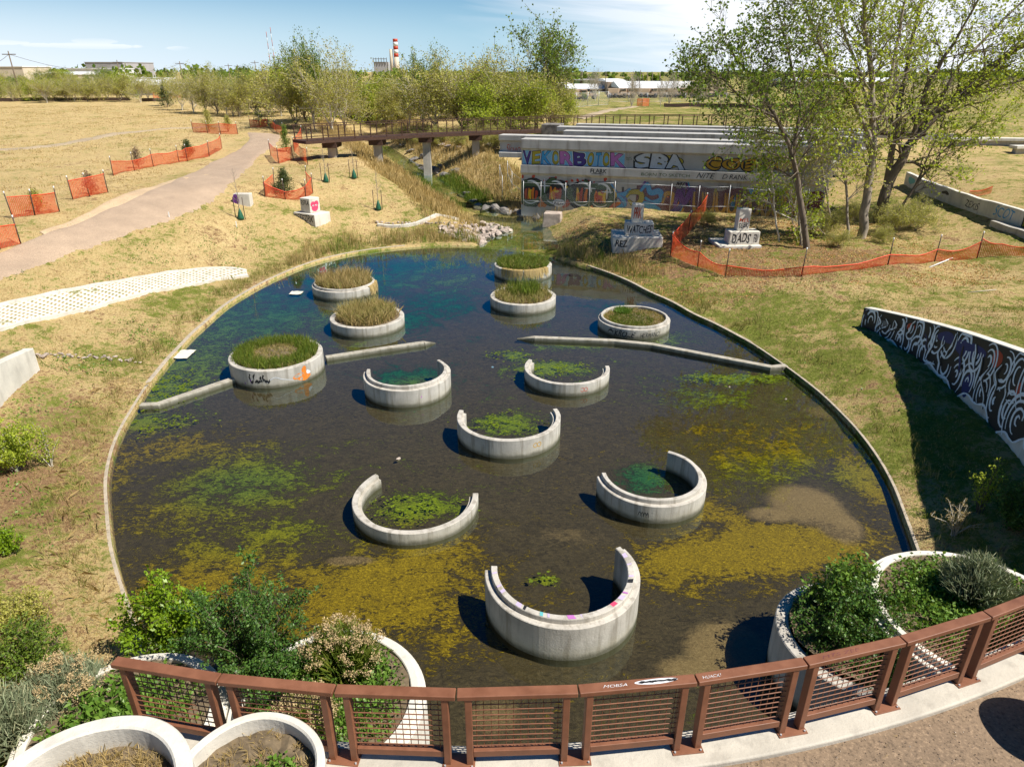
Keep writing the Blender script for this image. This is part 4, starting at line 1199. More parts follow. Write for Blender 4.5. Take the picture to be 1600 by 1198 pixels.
def rabbit(c, z, s, seed, lab, flowers=True, mat='grass_g', nst=260):
    root = empty('rabbitbrush', (c[0], c[1], z), lab, 'shrub')
    r = np.random.default_rng(seed); a = r.uniform(0, 6.283, nst); q = r.random(nst) ** .5 * s * .35; X = np.stack([c[0] + np.cos(a) * q, c[1] + np.sin(a) * q, np.full(nst, z)], 1)
    rr = random.Random(seed); V = []; F = []; tips = []
    for k in range(nst * 3):
        a_ = rr.uniform(0, 6.283); ln = rr.random() ** .7; e = Vector((math.cos(a_) * s * .75 * ln, math.sin(a_) * s * .75 * ln, s * (1.15 - .6 * ln * ln) * rr.uniform(.75, 1.1)))
        b0 = Vector((math.cos(a_) * s * .2 * ln, math.sin(a_) * s * .2 * ln, 0)); m_ = (b0 + e) / 2 + Vector((0, 0, s * .1)); w = .008; o_ = len(V); px = Vector((-math.sin(a_), math.cos(a_), 0)) * w; B0 = Vector((c[0], c[1], z))
        V += [tuple(B0 + b0 - px), tuple(B0 + b0 + px), tuple(B0 + m_ + px), tuple(B0 + e), tuple(B0 + m_ - px)]; F.append((o_, o_ + 1, o_ + 2, o_ + 3, o_ + 4)); tips.append(B0 + e)
        for j in range(3):
            f = rr.uniform(.4, .95); p = B0 + b0.lerp(e, f); dv = Vector((rr.gauss(0, 1), rr.gauss(0, 1), 1.2)).normalized() * s * .16; px2 = Vector((rr.gauss(0, 1), rr.gauss(0, 1), 0)).normalized() * .006; o_ = len(V)
            V += [tuple(p - px2), tuple(p + px2), tuple(p + dv * .6 + px2), tuple(p + dv), tuple(p + dv * .6 - px2)]; F.append((o_, o_ + 1, o_ + 2, o_ + 3, o_ + 4))
    adopt(np_mesh('stems', V, F, M[mat]), root)
    if flowers:
        hi = [t for t in tips if t.z > z + s * .62]; rr.shuffle(hi); hi = hi[:60]
        pts = []
        for t in hi:
            for q_ in range(9): pts.append((t.x + rr.gauss(0, .05), t.y + rr.gauss(0, .05), t.z + rr.gauss(0, .035)))
        adopt(leaves('flower_heads', pts, .032, 8, .022, M['tanflower'], seed), root)
    return root


rabbit((pB[0] + .15, pB[1] + .55), 1.15, 1.0, 44, 'rabbitbrush with tan dried flower heads in the planter behind the second railing panel')
rabbit((pB[0] - .15, pB[1] - .55), 1.15, .75, 45, 'smaller rabbitbrush with sparse tan heads close behind the railing', True)
X = ellip(pB, 1.22, 1.36, 1.36, .4, 2900, 46, .1); o = leaves('weeds', X, .075, 4, .05, M['bush_mid'], 46, None, .5); tag(o, 'thick green weeds filling the planter behind the second and third railing panels', 'weeds', None, 'stuff')
X = ellip(pA, 1.2, 1.25, 1.25, .3, 900, 47, .1); o = leaves('weeds', X, .14, 4, .06, M['bush_mid'], 47, None, .9, .38); tag(o, 'upright broad leaved weeds filling the leftmost low planter', 'weeds', None, 'stuff')
for k, (u, v) in enumerate(((432, 1062), (455, 1048), (408, 1078))):
    p = at(u, v, 1.6); X = np.array([(p.x + rg.normal() * .08, p.y + rg.normal() * .08, 1.35 + .25 * rg.random()) for _ in range(36)]); o = leaves('dock_plant', X, .26, 1, .03, M['bush_mid'], 60 + k, None, 1.6, .28)
    tag(o, 'rosette of long upright dock leaves behind the second railing panel', 'plant', 'dock plants behind the railing')
X = grass_disc(pC, 1.2, 1.2, 1500, 54); o = leaves('weeds', X, .07, 4, .06, M['bush_dark'], 54, None, .5); tag(o, 'low dark green growth on the soil of the shaded ring planter', 'weeds', None, 'stuff')
# right side
shrub('shrub', (pC[0] - .1, pC[1]), 1.0, 1.1, 1.1, .8, 48, 'bush_dark', .055, 'dark green shrub spilling over the shaded ring planter', nst=70, per=13, spiky=.3)
shrub('shrub', (pC[0] - .1, pC[1] + .75), 1.0, .8, .6, 1.1, 49, 'bush_mid', .11, 'loose shrub with larger leaves behind the dark one in the shaded planter', nst=22, per=5, spiky=.5, asp=.45)
shrub('shrub', (pC[0] + .25, pC[1] - .95), .4, .8, .5, .9, 50, 'bush_dark', .055, 'dark green shrub directly behind the railing beside the shaded planter', nst=40, per=12, spiky=.3)
X = ellip(pD, 1.68, 1.72, 1.72, .3, 4200, 51, .05); o = leaves('weeds', X, .08, 4, .06, M['bush_mid'], 51, None, .5); tag(o, 'green weeds covering the soil of the double rimmed planter', 'weeds', None, 'stuff')
rabbit((pD[0] + .05, pD[1] + .35), 1.68, .95, 52, 'pale grey green sagebrush in the middle of the double rimmed planter', False, 'sage', 420)
rabbit((pD[0] + .85, pD[1] - .1), 1.68, .6, 53, 'small sagebrush with bare twigs right of the larger sagebrush', False, 'sage', 200)
# bank at the bottom left
def bank_shrub(u, v, s, h, seed, mat, size, lab, **k):
    p = G(u, v); return shrub('shrub', (p.x, p.y), p.z, s, s * .9, h, seed, mat, size, lab, **k)


bank_shrub(60, 1060, .95, 1.0, 61, 'leaf_g', .05, 'loose green shrub on the bank above the sagebrush at bottom left', nst=40, per=10)
bank_shrub(25, 975, .8, .6, 62, 'leaf_o', .05, 'low olive shrub at the left edge above the loose green one', nst=26, per=8)
bank_shrub(18, 865, .35, .55, 63, 'bush_lime', .06, 'small bright green sapling clump at the left edge in bare soil', nst=12, per=8)
bank_shrub(25, 735, .95, 1.35, 64, 'leaf_y', .07, 'rounded yellow green bush in full leaf at the left edge', nst=36, per=8, barkm='paleb')
bank_shrub(80, 728, .5, 1.15, 65, 'leaf_y', .06, 'thin leggy bush with pale bare stems beside the rounded yellow green bush', nst=9, per=3, barkm='paleb')
p = G(115, 1125); rabbit((p.x, p.y), p.z, 1.15, 66, 'pale grey green sagebrush with tan seed heads on the bank at bottom left', True, 'sage', 520)
p = G(30, 1165); rabbit((p.x, p.y), p.z, 1.05, 67, 'grey green sagebrush in the bottom left corner', False, 'sage', 420)
p = G(180, 1100); rabbit((p.x, p.y), p.z, .7, 68, 'small grey green sagebrush left of the railing end post', False, 'sage', 260)
bank_shrub(1490, 835, .6, .8, 69, 'grass_d', .03, 'dry twiggy bush at the end of the right kerb', nst=16, per=4, barkm='paleb')
bank_shrub(1530, 800, .5, 1.2, 70, 'leaf_y', .06, 'leggy green sapling at the edge of the wall shadow', nst=8, per=4)
bank_shrub(1575, 825, .6, 1.0, 71, 'bush_dark', .07, 'dark shrub standing in the wall shadow at the right edge', nst=18, per=8)

# ================================================================ stacked graffitied girders
gb0 = at(813, 322, 1.95); gb1 = at(1100, 337, 1.95)
ge = Vector((gb1.x - gb0.x, gb1.y - gb0.y, 0)).normalized(); gn = Vector((ge.y, -ge.x, 0))   # gn faces the camera
GL = 20.6


def KG(q):      # reference frame of the girders -> world: their foot is at z 1.05, not 1.95
    return Vector((q[0] * 1.1, q[1] * 1.1, CAMZ - (CAMZ - q[2]) * 1.1))


def gfn(base, z0):
    return lambda x, y, l: KG(Vector((base.x, base.y, 0)) + ge * x + gn * l + Vector((0, 0, z0 + y)))


def girder(base, L, z0, z1, ft=.6, fb=.5, rec=.32, wdt=1.1):
    """I shaped concrete beam: top flange, web, bottom flange"""
    mb = MB(); b0 = Vector((base.x, base.y, 0)); r = rec; w = wdt
    prof = [(0, z0), (0, z0 + fb), (-r, z0 + fb + .12), (-r, z1 - ft - .1), (0, z1 - ft), (0, z1), (-w, z1), (-w, z1 - ft), (-w + r, z1 - ft - .1), (-w + r, z0 + fb + .12), (-w, z0 + fb), (-w, z0)]
    vs = []
    for s in (0, L):
        for o_, z in prof: q = b0 + ge * s + gn * o_; vs.append(KG((q.x, q.y, z)))
    k = len(prof); fs = [(q, k + q, k + (q + 1) % k, (q + 1) % k) for q in range(k)]; fs += [tuple(range(k)), tuple(range(k, 2 * k))[::-1]]
    return mb.add(vs, fs)


lo = empty('concrete_girder', KG((gb0.x, gb0.y, 1.95)), 'lower front concrete girder covered with green, blue and gold graffiti lettering', 'girder', 'stacked concrete girders')
bb = Vector((gb0.x, gb0.y, 0)) 
# lower tier: tall web with a lip on top; upper tier: recessed web between two flanges
f_ = None; mbl = MB(); prof = [(0, 1.2), (-.02, 4.15), (.2, 4.32), (.2, 4.86), (-1.3, 4.86), (-1.3, 1.2)]; vs = []
for s in (0, GL):
    for o_, z in prof: q = bb + ge * s + gn * (o_ - .2); vs.append(KG((q.x, q.y, z)))
mbl.add(vs, [(q, 6 + q, 6 + (q + 1) % 6, (q + 1) % 6) for q in range(6)] + [tuple(range(6)), tuple(range(6, 12))[::-1]])
adopt(mbl.build('beam', M['beam'], None, .02), lo)
up_ = empty('concrete_girder', KG((gb0.x, gb0.y, 4.88)), 'upper front concrete girder with VEKOR BOTOK and SBA lettering on its web', 'girder', 'stacked concrete girders')
mbl = MB(); prof = [(-.22, 4.87), (-.22, 5.88), (0.05, 6.0), (.05, 6.62), (-1.25, 6.62), (-1.25, 4.87)]; vs = []
for s in (0, GL):
    for o_, z in prof: q = bb + ge * s + gn * o_; vs.append(KG((q.x, q.y, z)))
mbl.add(vs, [(q, 6 + q, 6 + (q + 1) % 6, (q + 1) % 6) for q in range(6)] + [tuple(range(6)), tuple(range(6, 12))[::-1]])
adopt(mbl.build('beam', M['beam'], None, .03), up_)
PX = .0472 / math.cos(0.0)


def gx(u):      # picture column on the wall face -> metres along it
    d = ray(u, 300); k = d[0] / d[1]; return (k * gb0.y - gb0.x) / (ge.x - k * ge.y)


# upper web lettering
f = gfn(bb - gn * .22, 0); g = MB(); names = ['purple', 'mustard', 'sky', 'pink', 'white', 'black', 'blue', 'gold', 'silver', 'green']; ix = {k: i for i, k in enumerate(names)}
x0 = gx(814); cols = dict(zip(range(10), ['purple', 'mustard', 'blue', 'mustard', 'pink', 'purple', 'mustard', 'blue', 'mustard', 'pink']))
g.add([f(x0 + .05, 4.9, .004), f(gx(972), 4.9, .004), f(gx(972), 5.86, .004), f(x0 + .05, 5.86, .004)], [(0, 1, 2, 3)], ix['sky'])
us = [815, 829, 843, 859, 872, 893, 914, 926, 937, 950, 972]
for k, ch in enumerate('VEKORBOTOK'):
    xa, xb = gx(us[k]), gx(us[k + 1])
    letters(g, ch, f, xa + .06, 4.95, xb - xa - .12, .85, ix['white'], .006 + k * .0012, .07)
    letters(g, ch, f, xa + .07, 4.96, xb - xa - .14, .83, ix['black'], .0065 + k * .0012, .055)
    letters(g, ch, f, xa + .09, 4.98, xb - xa - .18, .79, ix[cols[k]], .007 + k * .0012, .035)
xa, xb = gx(992), gx(1062)
blob(g, (xa + xb) / 2, 5.36, (xb - xa) * .53, .47, f, ix['black'], .004, 30, .03, 2); blob(g, (xa + xb) / 2, 5.36, (xb - xa) * .51, .44, f, ix['mustard'], .006, 30, .03, 2)
for k, ch in enumerate('SBA'):
    w_ = (xb - xa) / 3; letters(g, ch, f, xa + k * w_ - .02, 4.94, w_ + .03, .9, ix['black'], .009 + k * .001, .085); letters(g, ch, f, xa + k * w_ + .02, 4.98, w_ - .05, .82, ix['silver'], .0095 + k * .001, .055)
letters(g, 'tors 19', f, gx(974), 5.4, gx(990) - gx(974), .3, ix['green'], .004)
for k in range(5):
    ua = 1098 + k * 27; xa, xb = gx(ua), gx(ua + 26); blob(g, (xa + xb) / 2, 5.36, (xb - xa) * .58, .44, f, ix['black'], .004 + .002 * k, 18, .12, k); blob(g, (xa + xb) / 2, 5.36, (xb - xa) * .5, .37, f, ix['gold'], .005 + .002 * k, 18, .12, k)
    letters(g, 'COBES'[k], f, xa + .15, 5.1, xb - xa - .3, .5, ix['black'], .0145, 0)
adopt(g.build('graffiti', [P[q] for q in names]), up_)
# the band between
names2 = ['rust', 'green', 'white', 'red', 'orange', 'yellow', 'black', 'blue', 'violet', 'gold', 'maroon', 'mustard', 'purple', 'grey']; ix = {k: i for i, k in enumerate(names2)}
g = MB(); f = gfn(bb, 0)
letters(g, 'FLARK', f, gx(921), 4.5, gx(946) - gx(921), .26, ix['black'], .004, .02, .1); stroke(g, [(gx(922), 4.42), (gx(934), 4.45), (gx(942), 4.41)], .04, f, ix['black'], .004)
letters(g, 'BORN TO SKETCH', f, gx(1000), 4.44, gx(1075) - gx(1000), .2, ix['green'], .004); letters(g, 'NITE', f, gx(1086), 4.42, gx(1114) - gx(1086), .34, ix['black'], .004, 0, .3); letters(g, 'D RANK', f, gx(1126), 4.42, gx(1165) - gx(1126), .3, ix['black'], .004, 0, .2)
f_ = gfn(bb - gn * .2, 0); f = lambda x, y, l: f_(max(x, gx(813) + .05), max(y, 1.9), l); zb = 1.95
# darker paint band behind the pieces
xx = np.linspace(.05, GL - .1, 60); vs = []
for i, x in enumerate(xx): vs += [f(x, zb - .1, .003), f(x, 3.75 + .12 * math.sin(i * .9) + .06 * math.sin(i * 2.3), .003)]
g.add(vs, [(2 * i, 2 * i + 2, 2 * i + 3, 2 * i + 1) for i in range(24, 59)], ix['maroon'])
# green, orange and white piece at the left: four fat interlocking loops
L4 = [(gx(828), 2.95), (gx(866), 3.0), (gx(908), 2.98), (gx(938), 2.95)]
for k in range(16):
    a = random.Random(k).uniform(0, 1); blob(g, gx(815 + k * 8.6), 3.72 + .35 * a, .07 + .06 * a, .07 + .06 * a, f, ix['red'], .004, 9, .15, k)
for k, (cx, cy) in enumerate(L4):
    blob(g, cx, cy - .05, 1.12, 1.0, f, ix['black'], .006 + k * .003, 26, .08, k)
for k, (cx, cy) in enumerate(L4):
    l0 = .02 + k * .004
    ptsq = [(cx + math.cos(t) * (.78 + .1 * math.sin(2 * t + k)), cy + math.sin(t) * (.74 + .12 * math.sin(3 * t + k * 2))) for t in np.linspace(.5 + k, .5 + k + 5.2, 14)]
    stroke(g, ptsq, .5, f, ix['black'], l0, False, 3); stroke(g, ptsq, .40, f, ix['green'], l0 + .001, False, 3)
    for j in range(5):
        u_ = cx - .36 + .18 * j; stroke(g, [(u_, cy - .5), (u_ + .1 * math.sin(j * 2 + k), cy - .05), (u_ + .05, cy + .25 + .2 * math.sin(j * 3 + k))], .2, f, ix[('rust', 'orange', 'yellow', 'orange', 'red')[(j + k) % 5]], l0 + .0014 + j * .0001, True, 4)
    if k % 2: blob(g, cx, cy - .05, .30, .34, f, ix['red'], l0 + .0013, 16, .2, k); blob(g, cx + .1 * math.sin(k * 2), cy + .1, .16, .13, f, ix['yellow'], l0 + .0022, 12, .3, k + 6)
    stroke(g, [(cx + math.cos(t) * .74, cy + math.sin(t) * .8) for t in np.linspace(.2, 1.9, 7)], .15, f, ix['white'], l0 + .003, True, 4)
    stroke(g, [(cx + math.cos(t) * .76, cy + math.sin(t) * .8) for t in np.linspace(3.9, 5.4, 6)], .09, f, ix['white'], l0 + .003, True, 4)
    stroke(g, [(cx + .7, cy - .3), (cx + .95, cy - .7), (cx + .6, cy - 1.0)], .4, f, ix['rust' if k % 2 else 'orange'], .0185 + k * .001, True)
    stroke(g, [(cx + .8, cy + .5), (cx + 1.0, cy + .1), (cx + .95, cy - .2)], .3, f, ix['yellow' if k % 2 else 'red'], .0195 + k * .001, True)
for (u, y) in ((850, 3.45), (921, 3.4), (948, 3.2)):
    x = gx(u); stroke(g, [(x, y - .5), (x, y), (x, y + .5)], .1, f, ix['white'], .04, True); stroke(g, [(x - .4, y), (x, y), (x + .4, y)], .09, f, ix['white'], .041, True)
blob(g, gx(873), 2.28, .42, .3, f, ix['white'], .038, 18, .06, 4); letters(g, 'KIDS', f, gx(866), 2.15, .62, .26, ix['black'], .039, .02)
# warm fill between the loops and a run of colour under the pieces
rr = random.Random(31)
for k in range(30):
    u = rr.uniform(816, 950); y = rr.uniform(2.0, 3.6); stroke(g, [(gx(u), y), (gx(u + rr.uniform(-4, 4)), y + rr.uniform(-.4, .4)), (gx(u + rr.uniform(-6, 6)), y - rr.uniform(.1, .5))], rr.uniform(.15, .3), f, ix[rr.choice(('rust', 'orange', 'black', 'green', 'red'))], .0042 + k * .00005, True, 4)
# blue, mustard and violet strokes
def piece(pts, w, col, l, edge='purple'):
    q = [(gx(a), b) for a, b in pts]; stroke(g, q, w + .1, f, ix[edge], l, True, 6); stroke(g, q, w, f, ix[col], l + .0012, True, 6)


piece([(953, 3.75), (962, 3.1), (972, 2.9), (975, 2.4), (963, 2.05)], .42, 'blue', .008); piece([(950, 2.7), (960, 2.95), (975, 3.1), (984, 3.5)], .34, 'blue', .012); piece([(966, 3.0), (976, 2.6), (978, 2.25)], .26, 'blue', .016, 'violet')
piece([(979, 2.9), (984, 3.25), (1000, 3.25), (1002, 2.75), (992, 2.4), (982, 2.75)], .36, 'mustard', .012, 'black')
piece([(1000, 3.35), (1010, 3.85), (1016, 3.3), (1030, 3.4), (1034, 2.9), (1020, 2.65), (1008, 2.95)], .38, 'blue', .02); piece([(1005, 2.6), (1018, 2.35), (1034, 2.1)], .5, 'blue', .024)
piece([(1036, 2.6), (1040, 3.25), (1052, 3.2), (1050, 2.5)], .3, 'gold', .02, 'maroon'); piece([(1056, 2.2), (1060, 3.5), (1070, 2.7), (1082, 3.65), (1084, 2.1)], .38, 'violet', .026, 'black')
piece([(1050, 2.1), (1062, 2.3), (1066, 2.7)], .25, 'purple', .03)
for k, u in enumerate(range(1092, 1270, 18)):
    if u % 3: piece([(u - 7, 3.5), (u + 6, 3.55), (u - 3, 2.95), (u + 8, 2.75), (u + 3, 2.2), (u - 7, 2.3)], .26, 'gold', .03 + k * .004, 'black')
    else: piece([(u - 7, 3.5), (u - 5, 2.4), (u + 3, 2.15), (u + 8, 2.6), (u + 6, 3.5)], .26, 'gold', .03 + k * .004, 'black')
rr = random.Random(21)
for k in range(46):
    u = rr.uniform(952, 1262); y = rr.uniform(2.1, 3.5); c_ = rr.choice(('blue', 'gold', 'violet', 'mustard', 'maroon', 'purple', 'orange', 'black', 'rust')); w_ = rr.uniform(3, 9)
    q = [(gx(u), y), (gx(u + rr.uniform(-w_, w_)), y + rr.uniform(-.5, .5)), (gx(u + rr.uniform(-w_, w_)), y + rr.uniform(-.8, .8))]; stroke(g, q, rr.uniform(.12, .3), f, ix[c_], .0042 + k * .00007, True, 4)
letters(g, 'MD', f, gx(1054), 3.7, .8, .38, ix['black'], .05, 0, .3)
letters(g, 'AERO', f, gx(1118), 3.75, 1.1, .22, ix['black'], .05, 0, .2)
adopt(g.build('graffiti', [P[q] for q in names2]), lo)
# longer girders lying behind
def back_girder(u, v, z, L, h, lab, w=1.2, red=False):
    p = at(u, v, z); b_ = p; mb = girder(b_, L, z - h, z, .38, .35, .28, w)
    o_ = empty('concrete_girder', KG((b_.x, b_.y, z - h)), lab, 'girder', 'stacked concrete girders'); adopt(mb.build('beam', M['beam'], None, .02), o_)
    if red:
        f2 = gfn(Vector((b_.x, b_.y, 0)) - gn * .28, 0); g2 = MB(); letters(g2, 'Skaeo', f2, .5, z - 1.25, 1.1, .55, 0, .005, 0, .2); adopt(g2.build('graffiti', [P['rust']]), o_)
    for s in (.1, .5, .9):      # timber bearers under the beam
        q = Vector((b_.x, b_.y, z - h)) + ge * L * s - gn * w / 2; q = KG(q); zt_ = gz(q.x, q.y); 
        if q.z - zt_ > .1: adopt(MB().box((q.x, q.y, (q.z + zt_) / 2 - .05), (.5, w * 1.1, q.z - zt_ + .1), math.atan2(ge.y, ge.x)).build('bearer', M['concrete']), o_)


back_girder(779, 211, 6.6, 24, 1.6, 'long concrete girder behind the front pair, its left end standing out with a red tag', 1.2, True)
back_girder(880, 204.5, 6.65, 22, 1.5, 'third concrete girder in the row, its pale top visible behind the longest one')
back_girder(870, 198, 6.75, 24, 1.5, 'fourth concrete girder in the row, near the footbridge')
back_girder(900, 194, 6.7, 24, 1.4, 'farthest concrete girder in the row, below the footbridge rail')
p = KG(at(852, 211, 5.6)); o = MB().box((p.x + .8, p.y + 1, p.z), (1.9, 2.2, 2.0), -.28).build('concrete_block', M['darkrock'], None, .05); tag(o, 'grey concrete block at the left end of the rear girders', 'block')


# ================================================================ wire fence panels in front of the girders
def strip(name, pts, hts, mat, attr=True, sag=0.0, sub=8):
    """vertical sheet hung between post tops; pts world feet, hts heights"""
    V = []; al = []; run = 0; F = []
    for i in range(len(pts) - 1):
        a, b = Vector(pts[i]), Vector(pts[i + 1]); ha, hb = hts[i], hts[i + 1]; L = (b - a).length
        for k in range(sub + (1 if i == len(pts) - 2 else 0)):
            t = k / sub; q = a.lerp(b, t); z = gz(q.x, q.y) if attr else q.z; h = ha + (hb - ha) * t - sag * math.sin(math.pi * t) * (1 + .15 * math.sin(9 * i + 1)); wob = .05 * math.sin(run * 1.7 + t * L * 1.7)
            V += [(q.x, q.y + wob * .3, z + .03), (q.x + wob, q.y + wob, z + h * .5), (q.x, q.y, z + h)]; al += [run + t * L] * 3
        run += L
    n = len(V) // 3; F = [(3 * i + k, 3 * i + 3 + k, 3 * i + 4 + k, 3 * i + 1 + k) for i in range(n - 1) for k in (0, 1)]
    return np_mesh(name, V, F, mat, None, True, dict(along=al))


def wire_fence(pts, h, lab, rails=(0.05, .5, .95), cat='fence', post=.022):
    root = empty('wire_fence', pts[0], lab, cat); pts = [Vector(p) for p in pts]
    adopt(strip('wire_mesh', pts, [h] * len(pts), M['chain']), root)
    for p in pts: adopt(MB().tube([p, p + Vector((0, 0, h + .05))], post, 6).build('post', M['steel']), root)
    mb = MB()
    for a, b in zip(pts[:-1], pts[1:]):
        for r_ in rails: mb.tube([a + Vector((0, 0, h * r_)), b + Vector((0, 0, h * r_))], post * .6, 5)
    adopt(mb.build('rails', M['steel']), root); return root


off = gn * 1.3; pf = []
for u in (822, 849, 887, 924, 963, 1050, 1093, 1140, 1200, 1262):
    q = KG(bb + ge * gx(u) + gn * .75); q.z = max(gz(q.x, q.y), 1.0); pf.append(q)
wire_fence(pf, 2.1, 'low wire fence panels standing in front of the graffitied girders', (.3, .96))
pz = [G(822, 322), G(800, 305), G(793, 288)]; wire_fence(pz, 2.0, 'wire fence panels folded back at the left end of the girders', (.03, .5, .97))
pz = [G(785, 310), G(781, 292)]; wire_fence(pz, 1.9, 'single leaning wire fence panel left of the girders beside the stream', (.03, .97))

# ================================================================ stone monuments
def monument(u, v, tiers, lab, rz=0.0, marks=None):
    p = G(u, v); root = empty('stone_monument', (p.x, p.y, p.z), lab, 'monument'); z = p.z - .25
    for i, (w, dp, h, ox, oy) in enumerate(tiers):
        hh = h + (.25 if i == 0 else 0); rr = random.Random(i + int(u)); mb = MB()
        mb.box((p.x + ox, p.y + dp / 2 + oy, z + hh / 2), (w, dp, hh), rz); adopt(mb.build('block', M['white_concrete'], None, .04), root); z += hh
        if marks and marks.get(i):
            Mr = Matrix.Rotation(rz, 3, 'Z'); cx = Vector((p.x + ox, p.y + dp / 2 + oy, 0)); zz = z - h
            fr_ = (lambda cx, w, dp, zz, Mr: (lambda X, Y, l: cx + Mr @ Vector((-w / 2 + X, -dp / 2 - l, 0)) + Vector((0, 0, zz + Y))))(cx, w, dp, zz, Mr)
            g2 = MB()
            for it in marks[i]:
                if it[0] == 'blob': blob(g2, it[1] * w, it[2] * h, it[3], it[4], fr_, it[5], it[6] if len(it) > 6 else .004, 16, it[7] if len(it) > 7 else .1, 3)
                else: letters(g2, it[0], fr_, it[1] * w, it[2] * h, it[3] * w, it[4] * h, it[5], .005, .015, .2)
            adopt(g2.build('graffiti', [P['black'], P['hot'], P['white'], P['rust'], P['violet']]), root)
    return root


monument(998, 391, [(3.1, 2.4, .8, 0, 0), (1.75, 1.1, .78, .1, .55), (.72, .6, 1.1, -.05, .85)], 'three tiered white stone monument with black tags next to the orange netting corner', -.08,
         {0: [('REZ', .05, .25, .25, .5, 0)], 1: [('WATCHES', .06, .2, .88, .6, 0)], 2: [('PRK', .15, .2, .65, .6, 3)]})
monument(1156, 389, [(2.6, 2.3, .18, 0, 0), (1.85, 1.0, .78, .3, .35), (.74, .6, 1.3, .22, .6)], 'three tiered white stone monument tagged DADS inside the orange netting', .03,
         {1: [('DADS', .08, .15, .62, .7, 0), ('FBI', .8, .2, .14, .6, 0)], 2: [('SEEK', .1, .15, .8, .22, 0), ('MEL', .1, .42, .8, .16, 3)]})
monument(484, 348, [(2.1, 1.5, .62, 0, 0), (.95, .95, 1.0, -.05, .3)], 'white stone monument with a pink heart painted on its top block, on the left bank', -.55,
         {0: [('GEEEZRK', .03, .15, .9, .7, 0)], 1: [('ESRA', .1, .55, .8, .3, 0)]})
p = G(493, 347)
o = monument(379, 321, [(1.15, .6, .78, 0, 0)], 'single white stone block with purple graffiti beside the path', .0, {0: [('blob', .14, .5, .22, .4, 4), ('N', .08, .15, .2, .7, 0)]})
# the heart is on the second visible side of the block
mp = G(484, 348); Mr = Matrix.Rotation(-.55, 3, 'Z'); cx = Vector((mp.x - .05, mp.y + .475 + .3, 0)); zz = mp.z + .62
fr_ = lambda X, Y, l: cx + Mr @ Vector((.475 + l, -.475 + X, 0)) + Vector((0, 0, zz + Y))
g = MB(); blob(g, .3, .58, .21, .2, fr_, 0, .004, 16, .03, 1); blob(g, .62, .6, .21, .2, fr_, 0, .0045, 16, .03, 1); blob(g, .46, .32, .3, .25, fr_, 0, .005, 16, .05, 1)
g.m = [0] * len(g.m); blob(g, .33, .5, .09, .05, fr_, 1, .008, 10, .05, 2); blob(g, .6, .5, .09, .05, fr_, 1, .008, 10, .05, 2); blob(g, .35, .5, .03, .035, fr_, 2, .01, 8, 0, 2); blob(g, .62, .5, .03, .035, fr_, 2, .01, 8, 0, 2)
h_ = g.build('painted_heart', [P['hot'], P['white'], P['black']]); adopt(h_, [q for q in bpy.data.objects if q.name.startswith('stone_monument') and 'heart' in q.get('label', '')][0])
# ================================================================ footbridge
BR = [(-19.3, 65.4), (-16.2, 68.0), (-10, 72.0), (-5, 74.6), (0, 76.6), (7.5, 80.2), (14, 81.6), (20, 81.6), (26, 80.6), (33, 78.0), (42, 73.5)]
zB = 5.25
root = empty('footbridge', (-18.9, 65.7, zB), 'rusted steel footbridge on concrete piers curving over the creek', 'bridge')
bp = smooth_pts(BR, 4); adopt(MB().sweep([(x, y, zB) for x, y in bp], [(1.3, -.24), (1.3, .02), (-1.3, .02), (-1.3, -.24)]).build('deck', M['corten']), root)
cum = [0]
for a, b in zip(bp[:-1], bp[1:]): cum.append(cum[-1] + math.dist(a, b))


def bpt(s, off):
    i = min(max(int(np.searchsorted(cum, s, 'right')) - 1, 0), len(bp) - 2); t = (s - cum[i]) / (cum[i + 1] - cum[i]); a, b = Vector(bp[i]), Vector(bp[i + 1]); d = (b - a).normalized(); p = a.lerp(b, t)
    return Vector((p.x - d.y * off, p.y + d.x * off, zB))


for off in (-1.22, 1.22):
    rl = MB()
    for hh, w in ((1.25, .07), (.15, .05)):
        q = [bpt(s, off) + Vector((0, 0, hh)) for s in np.arange(0, cum[-1], 1.5)]
        for a, b in zip(q[:-1], q[1:]): rl.beam(a, b, .09, w)
    for hh in (.42, .7, .98):
        q = [bpt(s, off) + Vector((0, 0, hh)) for s in np.arange(0, cum[-1], 1.5)]; rl.tube(q, .012, 3, 0, False)
    adopt(rl.build('handrail', M['corten']), root)
    for s in np.arange(.2, cum[-1], 1.62):
        p = bpt(s, off); adopt(MB().box((p.x, p.y, zB + .62), (.09, .09, 1.24)).build('baluster', M['corten']), root)
for (u, v0, v1) in ((517, 216, 239), (590, 215, 246), (665, 211, 254), (744, 209, 246)):
    d = ray(u, v0); k = d[0] / d[1]; best = min(np.arange(0, cum[-1], .2), key=lambda s: abs(bpt(s, 0).x / bpt(s, 0).y - k)); p = bpt(best, 0); g_ = gz(p.x, p.y); z1 = zB - .24
    pr = MB().box((p.x, p.y, (g_ - .4 + z1 - .5) / 2), (.75, .8, z1 - .5 - g_ + .4)).build('pier', M['concrete']); adopt(pr, root)
    cpb = MB().box((p.x, p.y, z1 - .25), (1.3, 2.3, .5)).build('pier_cap', M['corten']); cpb.parent = pr

